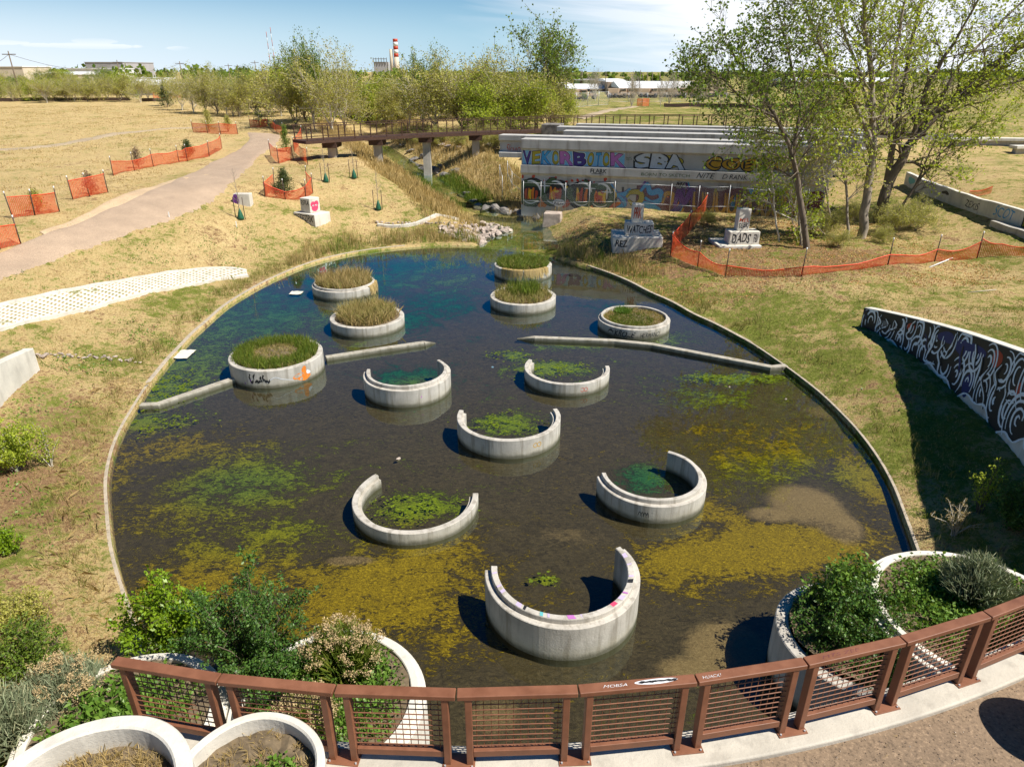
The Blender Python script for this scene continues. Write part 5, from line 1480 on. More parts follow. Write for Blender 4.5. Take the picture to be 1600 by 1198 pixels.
# ================================================================ orange netting fences
def net_fence(uv, hts, lab, sag=.0, ph=1.35, group='orange netting fences', posts=True):
    pts = [G(u, v) for u, v in uv]; root = empty('netting_fence', pts[0], lab, 'netting fence', group)
    adopt(strip('netting', pts, hts, M['net'], True, sag), root)
    nv = [v.co.copy() for v in root.children[0].data.vertices][2::3]
    adopt(MB().tube([q + Vector((0, -.01, .01)) for q in nv], .028, 4, 0, False).build('top_edge', M['netedge']), root)
    if posts:
        for i, p in enumerate(pts):
            rr = random.Random(int(p.x * 10)); t = p + Vector((rr.uniform(-.08, .08), 0, ph)); q = MB().tube([p, t], .03, 5).build('post', M['darkpost']); adopt(q, root)
            cpq = MB().tube([t, t + Vector((0, 0, .13))], .036, 5).build('post_cap', M['whitecap']); cpq.parent = q
    return root


net_fence([(-40, 396), (0, 390), (33, 382)], [1.1, 1.1, 1.0], 'orange netting at the left picture edge beside the dirt path, nearest of its row')
net_fence([(20, 341), (55, 337), (93, 331)], [1.15, 1.1, 1.1], 'second orange netting from the near end of the row along the dirt path')
net_fence([(114, 312), (140, 307), (169, 301)], [1.15, 1.15, 1.2], 'third orange netting from the near end, between two leaning posts')
net_fence([(177, 275), (210, 267), (240, 261), (280, 254), (293, 252), (327, 245), (347, 232)], [1.1, .8, 1.0, 1.0, 1.1, 1.2, 1.2], 'longest orange netting left of the path, with a small juniper behind it', .1)
net_fence([(302, 207), (325, 209), (345, 210), (372, 210)], [1.1, 1.0, 1.2, 1.1], 'orange netting left of the path near its bend')
net_fence([(391, 199), (405, 200), (419, 198)], [.9, .9, .9], 'small orange netting round a dark shrub beyond the bend of the path')
net_fence([(422, 198), (432, 207), (442, 212)], [.9, .9, .9], 'orange netting at the near end of the footbridge')
net_fence([(472, 218), (460, 238), (481, 258)], [1.2, 1.1, 1.2], 'orange netting right of the green bush beside the path', .1)
net_fence([(423, 243), (436, 256), (458, 250)], [1.1, 1.2, 1.1], 'orange netting in front of the green bush beside the path')
net_fence([(429, 294), (414, 308), (446, 312), (478, 312), (489, 302), (480, 290)], [.95, 1.0, .55, .9, 1.1, 1.0], 'square orange netting round the large juniper on the left bank', .05)
net_fence([(1102, 334), (1075, 366), (1047, 401), (1090, 417), (1133, 432), (1252, 432), (1387, 415), (1460, 409), (1526, 404)], [1.35, 1.3, 1.3, .85, .6, .5, .6, .7, .95], 'long sagging orange netting round the trees on the right bank', .22, 1.4)
net_fence([(1526, 403), (1560, 401), (1610, 400)], [1.1, .7, .5], 'collapsed orange netting at the right edge beyond the last tall post', .1, 1.0, 'orange netting fences', False)
net_fence([(1512, 310), (1548, 303)], [.5, .5], 'scrap of orange netting lying on the slope behind the low white wall', .1, .4, 'orange netting fences', False)
net_fence([(240, 155), (255, 154), (285, 153)], [1.6, 1.4, 1.4], 'far orange netting between the trees at the edge of the golden field', .1, 1.6)
net_fence([(995, 166), (1003, 166.5), (1014, 166)], [1.4, 1.4, 1.4], 'small orange netting by the road right of the big cottonwood', 0, 1.4)

# ================================================================ low wall at the right, slabs
def low_wall(px, h, w, lab, mats='white_concrete', marks=None):
    q = [G(u, v) for u, v in px]; c = smooth_pts([(p.x, p.y) for p in q], 6); path = [(x, y, gz(x, y)) for x, y in c]
    root = empty('low_wall', q[0], lab, 'wall'); adopt(MB().sweep(path, [(w / 2, -.4), (w / 2, h), (-w / 2, h), (-w / 2, -.4)]).build('wall', M[mats], None, .01), root)
    if marks:
        cumw = [0]
        for a, b in zip(c[:-1], c[1:]): cumw.append(cumw[-1] + math.dist(a, b))

        def fn(x, y, l):
            x = max(0, min(x, cumw[-1] - .01)); i = min(int(np.searchsorted(cumw, x, 'right')) - 1, len(c) - 2); t = (x - cumw[i]) / (cumw[i + 1] - cumw[i]); a, b = Vector(c[i]), Vector(c[i + 1]); d = (b - a).normalized(); p = a.lerp(b, t); z = path[i][2] * (1 - t) + path[i + 1][2] * t
            return Vector((p.x + d.y * (w / 2 + l), p.y - d.x * (w / 2 + l), z + y))
        marks(root, fn, cumw[-1])
    return root


def mk(root, fn, L):
    g = MB(); h = .95
    g.add([fn(L - 4.6 + i * .5, yy, .006) for i in range(9) for yy in (.05, h - .04)], [(2 * i, 2 * i + 2, 2 * i + 3, 2 * i + 1) for i in range(8)], 0)
    letters(g, 'RO', fn, L - 4.4, .12, 3.6, .7, 1, .012, .02); letters(g, 'SCOT', fn, L - 7.3, .2, 1.9, .6, 2, .006, 0, .2); letters(g, 'ZEXIS', fn, L - 10.5, .2, 1.6, .45, 0, .006, 0, .2)
    blob(g, L - 13.2, .6, .4, .16, fn, 0, .006, 12, .3, 3); blob(g, 1.2, .5, .5, .3, fn, 3, .006, 14, .2, 4)
    adopt(g.build('graffiti', [P['black'], P['mustard'], P['blue'], P['teal']]), root)


low_wall([(1415, 288), (1440, 301), (1490, 320), (1545, 338), (1610, 360), (1680, 385)], .95, .3, 'low white concrete wall with SCOT tag running down to the right picture edge', 'white_concrete', mk)
low_wall([(1552, 352), (1580, 362), (1620, 376)], .3, .5, 'narrow concrete edging below the low white wall at the right edge', 'concrete')
for (u, v, L, w, h, rz, lab) in ((1522, 228, 6.5, 1.0, .9, .05, 'left slab of the broken concrete beams on the right slope'), (1572, 228, 6, 1.2, .9, -.2, 'middle slab of the broken concrete beams on the right slope'), (1612, 240, 5, 1.2, .9, .1, 'rightmost slab of the broken concrete beams on the right slope')):
    p = G(u, v); root = empty('concrete_slab', p, lab, 'slab', 'concrete beams lying on the right slope'); adopt(MB().box((p.x, p.y, p.z + h * .8), (L, w, h * .35), rz).build('top_slab', M['white_concrete'], None, .03), root); adopt(MB().box((p.x, p.y, p.z + h * .25), (L * .9, w * .5, h * .8), rz).build('web', M['concrete'], None, .03), root)
low_wall([(1290, 212), (1360, 214), (1430, 217), (1490, 219)], .7, .6, 'long concrete edge behind the big trees on the right slope', 'concrete')
low_wall([(590, 352.5), (650, 351), (745, 351), (775, 358), (800, 364)], .16, .3, 'thin pale concrete edge along the top of the riprap', 'white_concrete')
low_wall([(690, 206), (700, 207), (712, 207)], .02, .1, 'flat sandstone ledge in the creek valley', 'concrete') if False else None

# ================================================================ rocks
RK = [rock_mesh(k, M['rock']) for k in range(6)]; DRK = [rock_mesh(k + 20, M['darkrock']) for k in range(5)]


def rock(P_, s, meshes, lab, group, seed, cat='rock', name='rock', flat=.7):
    rr = random.Random(seed); o = bpy.data.objects.new(name, meshes[seed % len(meshes)]); COL.objects.link(o); o.location = P_; o.scale = (s * rr.uniform(.8, 1.3), s * rr.uniform(.75, 1.1), s * flat * rr.uniform(.8, 1.1)); o.rotation_euler = (rr.uniform(-.3, .3), rr.uniform(-.3, .3), rr.uniform(0, 6.28))
    return tag(o, lab, cat, group)


rr = random.Random(8); cnt = 0
while cnt < 150:
    u = rr.uniform(685, 802); v = rr.uniform(350, 388); lo_v = 352 + max(0, (u - 745)) * .24; hi_v = 366 + (u - 685) * .27 if u < 755 else 386 - (u - 755) * .42
    if not (lo_v < v < hi_v): continue
    p = G(u, v); rock((p.x, p.y, max(p.z, 0) + .04), rr.uniform(.16, .36), RK, 'pale angular rock in the riprap heap where the creek enters the pond', 'riprap rocks at the creek mouth', cnt); cnt += 1
for k in range(26):
    u = 590 + k * 6.2 + rr.uniform(-2, 2); p = G(u, 349 + rr.uniform(-1, 1)); rock((p.x, p.y, p.z + .03), rr.uniform(.1, .2), RK, 'small pale stone in the row behind the thin concrete edge', 'small stones behind the concrete edge', 200 + k)
for k in range(30):
    u = 57 + k * 5.6 + rr.uniform(-2, 2); v = 556 + .00035 * (u - 57) ** 2 + rr.uniform(-3, 3); p = G(u, v); rock((p.x, p.y, p.z + .03), rr.uniform(.06, .15), RK, 'small white stone in the drainage line behind the plain pale wall', 'white stones in the drainage line', 300 + k)
BL = [(645, 252, .8), (655, 262, .7), (668, 266, .9), (682, 270, .8), (696, 277, .9), (708, 270, .7), (640, 238, .6), (630, 228, .6), (662, 246, .6), (730, 305, .5), (722, 308, .5), (738, 318, .6), (748, 325, .6), (760, 329, .8), (776, 331, .8), (792, 333, .9), (808, 335, .8), (824, 338, .8), (838, 342, .7), (690, 262, .6), (615, 215, .6), (602, 226, .5)]
for k, (u, v, s) in enumerate(BL):
    p = G(u, v); rock((p.x, p.y, p.z + s * .25), s * 1.15, DRK, 'dark grey boulder in the line edging the creek', 'boulders edging the creek', 400 + k, 'boulder', 'boulder', .45)
p = G(864, 352); o = MB().box((p.x, p.y + .5, p.z + .35), (1.5, 1.2, 1.1), -.2, 0, None, .88).build('stone_block', M['rock'], None, .07); tag(o, 'big pinkish square stone block at the creek mouth below the girders', 'stone block')
for k, (u, v) in enumerate(((700, 232), (716, 233), (690, 229), (762, 229), (775, 231))):
    p = G(u, v); rock((p.x, p.y, p.z + .2), rr.uniform(.6, 1.0), RK, 'flat sandstone slab between the footbridge and the girders', 'sandstone slabs beyond the creek', 440 + k, 'slab', 'stone_slab', .35)

# ================================================================ things floating in the pond and litter
for k, (u, v, sx, sy, lab) in enumerate(((285, 553, .62, .5, 'crumpled pale plastic sheet floating by the left kerb'), (463, 457.5, .5, .3, 'small white sheet floating in the far left of the pond'))):
    p = at(u, v, .02); X = []; n = 7
    for i in range(n):
        for j in range(n): X.append((p.x + (i / 6 - .5) * sx * 1.3, p.y + (j / 6 - .5) * sy * 1.9, .012 + .03 * rg.random()))
    o = np_mesh('floating_sheet', X, [(i * n + j, i * n + j + 1, (i + 1) * n + j + 1, (i + 1) * n + j) for i in range(n - 1) for j in range(n - 1)], M['white_concrete']); tag(o, lab, 'litter')
for k, (u, v, s, lab) in enumerate(((622, 716, .09, 'small pinkish stone showing above the water left of the middle half ring'), (1228, 402 + 221, .05, 'tiny pale stone in the shallows near the right kerb'), (1140, 604, .05, 'tiny white stone in the yellow algae at the right'))):
    p = at(u, v, .02); rock((p.x, p.y, .01), s, RK, lab, None, 460 + k, 'stone')
o = MB().tube([G(1452, 419) + Vector((0, 0, .05)), G(1488, 405) + Vector((0, 0, .08))], .035, 5).build('white_pipe', M['whitecap']); tag(o, 'thin white pipe lying on the grass below the orange netting', 'pipe')
o = MB().tube([G(1512, 458) + Vector((0, 0, .04)), G(1556, 454) + Vector((0, 0, .05))], .02, 5).build('dry_stick', M['paleb']); tag(o, 'pale dry stick lying on the right bank above the mural wall', 'stick')
for k, (u, v, lab) in enumerate(((265, 341, 'short white stake standing at the right edge of the path'), (370, 355, 'short white stake in the grass below the purple tagged block'))):
    p = G(u, v); o = MB().box((p.x, p.y, p.z + .18), (.05, .05, .4), .2).build('marker_stake', M['whitecap']); tag(o, lab, 'stake')

# ================================================================ young trees with watering bags, junipers
def sapling(u, v, h, lab, seed, bag=True, stakes=True):
    p = G(u, v); root = empty('sapling', p, lab, 'young tree', 'staked young trees on the left bank'); rr = random.Random(seed); segs = [([p, p + Vector((.04, 0, h * .55)), p + Vector((.0, .03, h))], [.03, .02, .008], 1)]
    for k in range(14):
        f = rr.uniform(.35, .95); b = p + Vector((0, 0, h * f)); a = rr.uniform(0, 6.28); segs.append(([b, b + Vector((math.cos(a), math.sin(a), 1.1)) * h * .2 * (1.2 - f)], [.01, .005], 3))
    adopt(wood(segs, 'trunk', M['bark'], None, 5, .006), root)
    if bag:
        mb = MB(); mb.tube([p + Vector((.03, 0, z)) for z in (0, .12, .4, .62, .72)], [.2, .22, .14, .07, .02], 10); adopt(mb.build('watering_bag', M['bag']), root)
    if stakes:
        for sx in (-.32, .3):
            q = p + Vector((sx, .05, 0)); adopt(MB().tube([q, q + Vector((0, 0, 1.45))], .026, 5).build('stake', M['darkpost']), root)
    return root


sapling(376, 343, 3.3, 'bare staked sapling with green bag in front of the purple tagged block', 1); sapling(509, 285, 2.6, 'bare staked sapling with green bag right of the large juniper', 2)
sapling(553, 279, 2.4, 'farthest bare staked sapling with green bag, near the footbridge', 3); sapling(591, 328, 2.9, 'bare staked sapling with green bag nearest the creek mouth', 4)


def juniper(u, v, w, h, seed, lab, cat='juniper', mat='juniper', size=.13, n=900, name='juniper'):
    p = G(u, v); root = empty(name, p, lab, cat, 'planted evergreens and shrubs along the path'); rr = random.Random(seed); pts = []; segs = [([p, p + Vector((0, 0, h * .8))], [.06, .02], 1)]
    for k in range(60):
        f = rr.random() ** .8; a = rr.uniform(0, 6.28); r = w / 2 * (1 - f ** 1.3) * rr.uniform(.6, 1.15) + .06; e = p + Vector((math.cos(a) * r, math.sin(a) * r, h * (f * .85 + .14))); b = p + Vector((0, 0, h * f * .7)); segs.append(([b, e], [.015, .006], 3))
        for q in (.45, .65, .85, 1.0): pts.append(tuple(b.lerp(e, q)))
    adopt(wood(segs, 'trunk', M['darkb'], None, 5, .006), root); adopt(leaves('foliage', pts, size, max(3, n // 240), size * .9, M[mat], seed, None, .7, .4), root); return root


juniper(446, 305, 1.7, 2.0, 1, 'large juniper inside the square orange netting on the left bank', n=3400, size=.11); juniper(295, 246, 1.2, 1.5, 2, 'small dark juniper behind the longest orange netting', n=2000)
juniper(448, 237, 1.0, 2.6, 3, 'upright bright green bush between two orange nettings beside the path', 'bush', 'leaf_g', n=1800, name='bush'); juniper(406, 197, 2.2, 2.2, 4, 'dark spreading juniper beyond the bend of the path', n=1800)
juniper(327, 206, 2.2, 2.6, 5, 'olive bush behind the orange netting near the bend', 'bush', 'leaf_o', n=1800, name='bush'); juniper(357, 206, 1.4, 2.0, 6, 'narrow olive bush right of the other one near the bend', 'bush', 'leaf_o', n=1300, name='bush')
juniper(217, 262, 1.0, 1.7, 7, 'thin brown shrub in the longest orange netting', 'shrub', 'leaf_b', n=900, name='shrub'); juniper(143, 303, 1.0, 1.4, 8, 'bare brown shrub in the third orange netting', 'shrub', 'leaf_b', n=700, name='shrub'); juniper(60, 332, 1.0, 1.3, 9, 'thin greenish shrub in the second orange netting', 'shrub', 'leaf_o', n=500, name='shrub')
juniper(262, 168, 3.6, 4.2, 10, 'dark round evergreen at the far edge of the golden field', n=1800, size=.3)

# ================================================================ trees
LIB = {}


def lib(kind):
    if kind in LIB: return LIB[kind]
    k, sd = kind
    if k == 'vase':    # cottonwood, pale limbs and sparse yellow green leaves
        segs, tips = tree_mesh(sd, 11, 6, .26, dict(CFG, wander=.14, up=.09), 3, .5, .14); lm, sz, per, sp_, bk = 'leaf_o', .27, 6, .36, 'paleb'
    elif k == 'willow':
        segs, tips = tree_mesh(sd, 9, 8, .2, dict(CFG, wander=.2, up=.05), 3, .75, .08); lm, sz, per, sp_, bk = 'leaf_o', .27, 6, .36, 'bark'
    elif k == 'green':
        segs, tips = tree_mesh(sd, 12, 5, .24, dict(CFG, wander=.13, up=.10), 3, .35, .2); lm, sz, per, sp_, bk = 'leaf_g', .32, 9, .42, 'bark'
    elif k == 'tall':
        segs, tips = tree_mesh(sd, 12, 6, .26, dict(CFG, wander=.12, up=.10), 3, .42, .24); lm, sz, per, sp_, bk = 'leaf_g', .30, 5, .34, 'darkb'
    elif k == 'lime':
        segs, tips = tree_mesh(sd, 8, 7, .16, dict(CFG, wander=.2, up=.05), 3, .7, .12); lm, sz, per, sp_, bk = 'leaf_y', .26, 7, .38, 'darkb'
    else:   # bare
        segs, tips = tree_mesh(sd, 9, 7, .2, dict(CFG, wander=.13, up=.1), 3, .6, .12); lm, sz, per, sp_, bk = 'leaf_b', .14, 2, .2, 'paleb'
    w = wood(segs, 'trunk', M[bk], None, 6, .022); rs = np.random.default_rng(sd); T_ = np.array(tips); 
    l = leaves('crown', T_, sz, per, sp_, M[lm], sd, None, .1, .75)
    LIB[kind] = (w.data, l.data); H_ = float(T_[:, 2].max())
    bpy.data.objects.remove(w); bpy.data.objects.remove(l); LIB[kind] = LIB[kind] + (H_,); return LIB[kind]


tn = [0]


def tree(p, h, kind, lab, cat='tree', group='trees of the background', wide=1.0, rot=None, name='tree'):
    w, l, H_ = lib(kind); tn[0] += 1; rr = random.Random(tn[0]); root = empty(name, p, lab, cat, group, rr.uniform(0, 6.28) if rot is None else rot); s = h / H_
    root.scale = (s * wide, s * wide, s)
    for nm, me in (('trunk', w), ('crown', l)): o = bpy.data.objects.new(nm, me); COL.objects.link(o); o.parent = root
    return root


def tp(u, v, vt, kind, lab, wide=1.0, **k):
    p = G(u, v); d = ray(u, vt); h = CAMZ + d[2] * (p.y / d[1]) - p.z; return tree((p.x, p.y, p.z - .1), h, kind, lab, wide=wide, **k)


rr = random.Random(12); LK = dict(tall='tall open tree', willow='feathery olive tree', vase='pale limbed airy tree', lime='low yellow green tree', green='leafy green tree', bare='bare budding tree')
# row along the far edge of the golden field, left
for k in range(16):
    u = -12 + k * 16.5 + rr.uniform(-4, 4); v = 159 - .02 * k + rr.uniform(-3, 3); kd = rr.choice((('willow', 1), ('vase', 6), ('vase', 3), ('lime', 4), ('vase', 3)))
    tp(u, v, rr.uniform(106, 120), kd, LK[kd[0]] + ' in the row along the far edge of the golden field', rr.uniform(.9, 1.2), group='trees along the far edge of the golden field')
for k in range(16):
    u = 0 + k * 17 + rr.uniform(-6, 6); v = rr.uniform(141, 147); tp(u, v, rr.uniform(102, 118) if not 180 < u < 290 else 119, rr.choice((('green', 5), ('willow', 2), ('lime', 4))), 'distant tree among the low roofs behind the golden field', rr.uniform(1.0, 1.4), group='distant trees among the roofs')
# dense grove left of the footbridge
for (u, v, vt, kd, wd) in ((262, 165, 112, ('willow', 1), .8), (285, 172, 104, ('vase', 3), .9), (303, 176, 97, ('vase', 6), .9), (322, 178, 95, ('vase', 3), .9), (340, 178, 100, ('willow', 2), .9), (355, 180, 104, ('vase', 6), .9), (375, 182, 108, ('willow', 1), .9), (390, 172, 100, ('green', 5), .9), (400, 178, 106, ('willow', 2), 1),
                           (420, 180, 112, ('willow', 1), 1), (440, 182, 100, ('vase', 3), .9), (350, 165, 104, ('green', 5), 1), (410, 168, 104, ('lime', 4), 1.1), (455, 175, 98, ('willow', 2), 1), (365, 182, 118, ('vase', 6), 1)):
    tp(u, v, vt, kd, LK[kd[0]] + ' in the dense grove between the golden field and the footbridge', wd, group='grove left of the footbridge')
D = [(492, 203, 52, ('green', 5), .62, 'tall tree with green leafy top left of the pale cottonwood, behind the footbridge'), (520, 208, 68, ('vase', 3), .8, 'tall pale trunked cottonwood behind the near end of the footbridge'), (462, 198, 84, ('willow', 1), .9, 'leaning feathery tree at the near end of the footbridge'),
     (540, 205, 76, ('vase', 6), .7, 'white stemmed tree right of the tall pale cottonwood'), (478, 190, 92, ('lime', 4), .9, 'yellow green tree partly hidden behind the tallest left trees'),
     (575, 195, 120, ('lime', 4), 1.0, 'low lime coloured tree below the power plant chimneys'), (600, 190, 122, ('lime', 7), 1.1, 'lime coloured tree left of the red and white chimney'), (615, 200, 118, ('willow', 2), .8, 'slim pale tree directly below the chimneys'),
     (662, 198, 72, ('green', 8), .62, 'green topped tree right of the chimneys'), (682, 205, 84, ('vase', 3), 1.0, 'broad pale branched cottonwood behind the middle of the footbridge'), (640, 200, 110, ('vase', 6), .9, 'small pale tree between the two taller trees behind the footbridge'),
     (725, 205, 88, ('willow', 1), 1.1, 'wide feathery tree right of the broad cottonwood'), (765, 210, 74, ('vase', 6), 1.0, 'pale tree touching the left side of the tallest dark green tree'), (750, 212, 112, ('lime', 7), 1.0, 'low bright green tree behind the footbridge rail'),
     (800, 212, 78, ('vase', 3), .9, 'white limbed tree in front of the tallest dark green tree'), (838, 205, 8, ('tall', 9), .9, 'tallest dark green tree standing above all others behind the footbridge'), (860, 208, 110, ('willow', 2), .9, 'feathery tree right of the tallest dark green tree'),
     (820, 214, 120, ('lime', 4), .9, 'low yellow green tree at the foot of the tallest tree'), (885, 205, 140, ('lime', 7), .8, 'small yellow green tree at the left end of the field fence')]
for (u, v, vt, kd, wd, lab) in D: tp(u, v, vt - (9 if vt > 20 else 0), kd, lab, wd * 1.1, group='trees behind the footbridge')
for k in range(15):
    u = rr.uniform(470, 880); v = rr.uniform(172, 190); kd = rr.choice((('willow', 1), ('willow', 2), ('lime', 4), ('vase', 6), ('vase', 3))); tp(u, v, rr.uniform(98, 125), kd, 'smaller ' + LK[kd[0]] + ' in the thicket behind the footbridge', rr.uniform(1, 1.4), group='thicket behind the footbridge')
# right field
for (u, v, vt, wd, lab) in ((930, 158, 103, .8, 'reddish budding tree left of the tan warehouse'), (986, 168, 108, .8, 'bare pale tree in front of the tan warehouse'), (1045, 165, 106, .9, 'pair of bare pale trees before the white roofs'), (1032, 167, 118, .6, 'slim bare tree left of the pair before the white roofs'), (1090, 166, 106, .9, 'bare tree at the left of the big near cottonwoods')):
    tp(u, v, vt, ('bare', 11), lab, wd, group='bare trees across the road')
for (u, v, vt, lab) in ((886, 158, 143, 'small round dark green shrub tree left of the parked trucks'), (912, 158, 142, 'second round green shrub tree left of the parked trucks')): tp(u, v, vt, ('green', 5), lab, 1.2, group='round shrub trees by the road')
for k in range(14): tp(1090 + k * 38 + rr.uniform(-9, 9), rr.uniform(150, 160), rr.uniform(112, 128), rr.choice((('willow', 2), ('bare', 11), ('green', 5))), 'distant tree across the field behind the big near cottonwoods', rr.uniform(1, 1.5), group='distant trees across the right field')
# low brush in the creek valley behind the bridge
for k in range(16):
    u = rr.uniform(540, 790); v = rr.uniform(212, 232); p = G(u, v); sd, _ = dist_poly(p.x, p.y, STREAM)
    if float(sd) > 1.5: tree((p.x, p.y, p.z - .1), rr.uniform(1.4, 2.4), ('willow', rr.choice((1, 2))), 'grey brown brush in the creek valley under the footbridge', 'bush', 'brush in the creek valley', 1.5, None, 'bush')


# the big cottonwoods on the right bank: limbs laid out one by one
def big_tree(foot, limbs, seed, lab, leafm='leaf_y', barkm='bark', dens=1.0, lsz=.16, kidsL=2.6, cat='tree', near=0, tr=None):
    p0 = G(*foot); rr = random.Random(seed); segs = []; tips = []; cfg = dict(wander=.17, up=.05, kids=[2, 2, 1], ang=(.4, 1.0))
    for (pts, r0, r1, dy) in limbs:
        W_ = []
        for i, (u, v) in enumerate(pts):
            f = i / (len(pts) - 1); Y = p0.y + dy * f
            W_.append(p0 + Vector((0, 0, -.2)) if i == 0 and (u, v) == foot else atY(u, v, Y))
        q = []
        for i in range(len(W_) - 1):
            for j in range(4):
                t = j / 4; a, b = W_[i], W_[i + 1]; q.append(a.lerp(b, t) + Vector((rr.gauss(0, 1), rr.gauss(0, 1), 0)) * (.03 + .05 * r0) * (1 if i + j else 0))
        q.append(W_[-1]); n = len(q); rad = [r0 + (r1 - r0) * (i / (n - 1)) ** .8 for i in range(n)]; segs.append((q, rad, 0))
        for i in range(2, n):
            f = i / (n - 1)
            if f < .25: continue
            d = (q[i] - q[i - 1]).normalized()
            for c in range(2 if rr.random() < dens else 1):
                ax = Vector((rr.gauss(0, 1), rr.gauss(0, 1), rr.gauss(0, .6))); ax = (ax - d * ax.dot(d)).normalized(); an = rr.uniform(.5, 1.1)
                grow(segs, tips, rr, q[i], (d * math.cos(an) + ax * math.sin(an)).normalized(), kidsL * rr.uniform(.6, 1.15) * (1.15 - .5 * f), max(.02, rad[i] * .42), 1, 3, cfg)
    root = empty('cottonwood_tree', p0, lab, cat, 'big trees on the right bank'); adopt(wood(segs, 'trunk', M[barkm], None, 8, .009), root)
    T_ = np.array(tips); adopt(leaves('crown', T_, lsz, 3, .15, M[leafm], seed, None, .0, .8), root); return root


big_tree((1345, 372), [([(1345, 372), (1358, 290), (1366, 215), (1362, 120), (1352, 40), (1345, -60)], .30, .09, 0), ([(1362, 225), (1330, 150), (1290, 90), (1262, 20), (1240, -40)], .15, .05, -1), ([(1366, 215), (1390, 130), (1405, 50), (1420, -40)], .15, .05, 1),
                       ([(1364, 190), (1340, 110), (1310, 20), (1300, -60)], .12, .04, 2)], 101, 'large pale grey trunked cottonwood standing upright in the middle of the right group', dens=.7)
big_tree((1372, 345), [([(1372, 345), (1388, 285), (1425, 220), (1480, 165), (1540, 110), (1600, 70), (1680, 10)], .42, .10, 0), ([(1385, 290), (1400, 200), (1418, 100), (1440, 0), (1450, -60)], .24, .07, 1), ([(1425, 220), (1450, 130), (1500, 50), (1540, -20)], .18, .05, -1),
                       ([(1480, 165), (1540, 140), (1600, 125), (1680, 110)], .12, .04, 0), ([(1450, 190), (1500, 100), (1570, 30), (1620, -20)], .14, .05, 2)], 102, 'thickest dark trunked cottonwood leaning right with limbs reaching the right picture edge', barkm='darkb', dens=.7)
big_tree((1262, 388), [([(1262, 388), (1250, 300), (1235, 230), (1200, 160), (1165, 110), (1130, 65)], .20, .05, 0), ([(1240, 245), (1250, 170), (1235, 90), (1215, 20)], .12, .04, 1), ([(1215, 185), (1170, 165), (1135, 130), (1110, 110)], .08, .03, -1)], 103, 'dark slender cottonwood at the left of the right group, its crown arching left', dens=.8, leafm='leaf_g', barkm='darkb')
big_tree((1253, 384), [([(1253, 384), (1248, 310), (1262, 240), (1275, 180), (1290, 120)], .09, .03, 1)], 104, 'thin straight trunk touching the dark slender cottonwood', dens=.5)
big_tree((1218, 378), [([(1218, 378), (1210, 320), (1205, 250), (1190, 190)], .07, .025, 0), ([(1210, 330), (1245, 345), (1240, 320)], .04, .02, 1)], 105, 'white stemmed birch like sapling left of the right tree group', barkm='paleb', dens=.5, kidsL=1.6)
big_tree((1325, 375), [([(1325, 375), (1322, 290), (1310, 220), (1300, 150)], .10, .03, 1)], 106, 'thin tree between the dark slender and the upright pale cottonwood', dens=.7, kidsL=2.0, leafm='leaf_o')
big_tree((1392, 348), [([(1392, 348), (1430, 290), (1470, 240), (1530, 190)], .11, .04, 0), ([(1430, 290), (1470, 200), (1490, 130)], .06, .03, 1)], 107, 'thin dark trunk leaning right behind the dry brush', dens=.6, barkm='darkb')
big_tree((1300, 352), [([(1300, 352), (1290, 290), (1275, 230), (1270, 160)], .07, .03, 0)], 108, 'grey twiggy young tree in front of the right end of the girders', dens=1, kidsL=1.8, leafm='leaf_o', lsz=.11)
big_tree((1240, 350), [([(1240, 350), (1230, 280), (1200, 225)], .06, .02, 1)], 109, 'bare twiggy young tree leaning left before the girders', dens=.9, kidsL=1.5, leafm='leaf_o', lsz=.1)
for k, (u, v, s) in enumerate(((1290, 368, 1.3), (1335, 350, 1.4), (1400, 365, 1.6), (1430, 360, 1.8), (1310, 385, .9), (1105, 352, .9), (1270, 362, 1.1), (1380, 380, 1.0))):
    p = G(u, v); tree((p.x, p.y, p.z - .1), s * 1.4, ('willow', 1 + k % 2), ('dense', 'olive', 'broad', 'tallest', 'small', 'lone straw', 'grey', 'front')[k] + ' bush among the trunks of the right tree group', 'bush', 'brush under the right tree group', 1.2, None, 'bush')

# ================================================================ grass, weeds and litter on the ground (uncountable)
def scatter(n, box, dens_fn, seed):
    r = np.random.default_rng(seed); x = r.uniform(box[0], box[1], n); y = r.uniform(box[2], box[3], n); d = dpond(x, y); keep = (r.random(n) < dens_fn(x, y, d)) & (d > .25)
    wall = (((x > 0) & (y < 28.6)) | ((x < 0) & (y < 24.2))) & (d > 3.3) & (d < 5.1); keep &= ~wall
    keep &= ~((y < ry(x) + 1.2) & (x > -5.5) & (x < 14)); 
    for (c, R_, *_q) in RC.values(): keep &= np.hypot(x - c.x, y - c.y) > R_
    sd, sz_ = dist_poly(x, y, STREAM); keep &= sd > np.where(sz_ < .2, 2.7, 1.2)
    for line in (PATHMID, PAVMID): 
        q, w_ = dist_poly(x, y, line); keep &= q > w_
    x, y = x[keep], y[keep]; return np.stack([x, y, ter(x, y)], 1)


_l = [G(*q) for q in PL]; _r2 = [G(*q) for q in PR]; PATHMID = [((a.x + b.x) / 2, (a.y + b.y) / 2, math.dist(a[:2], b[:2]) / 2 * .88) for a, b in zip(_l, _r2)]
PAVMID = [((a.x + b.x) / 2, (a.y + b.y) / 2, math.dist(a[:2], b[:2]) / 2 * .9) for a, b in zip(L_, R_)]
n2 = lambda x, y: .5 + .5 * np.sin(x * .8 + 2 * np.sin(y * .5)) * np.sin(y * .9 + x * .3)


def stuff(o, lab, cat='grass'): o['kind'] = 'stuff'; o['label'] = lab; o['category'] = cat; return o


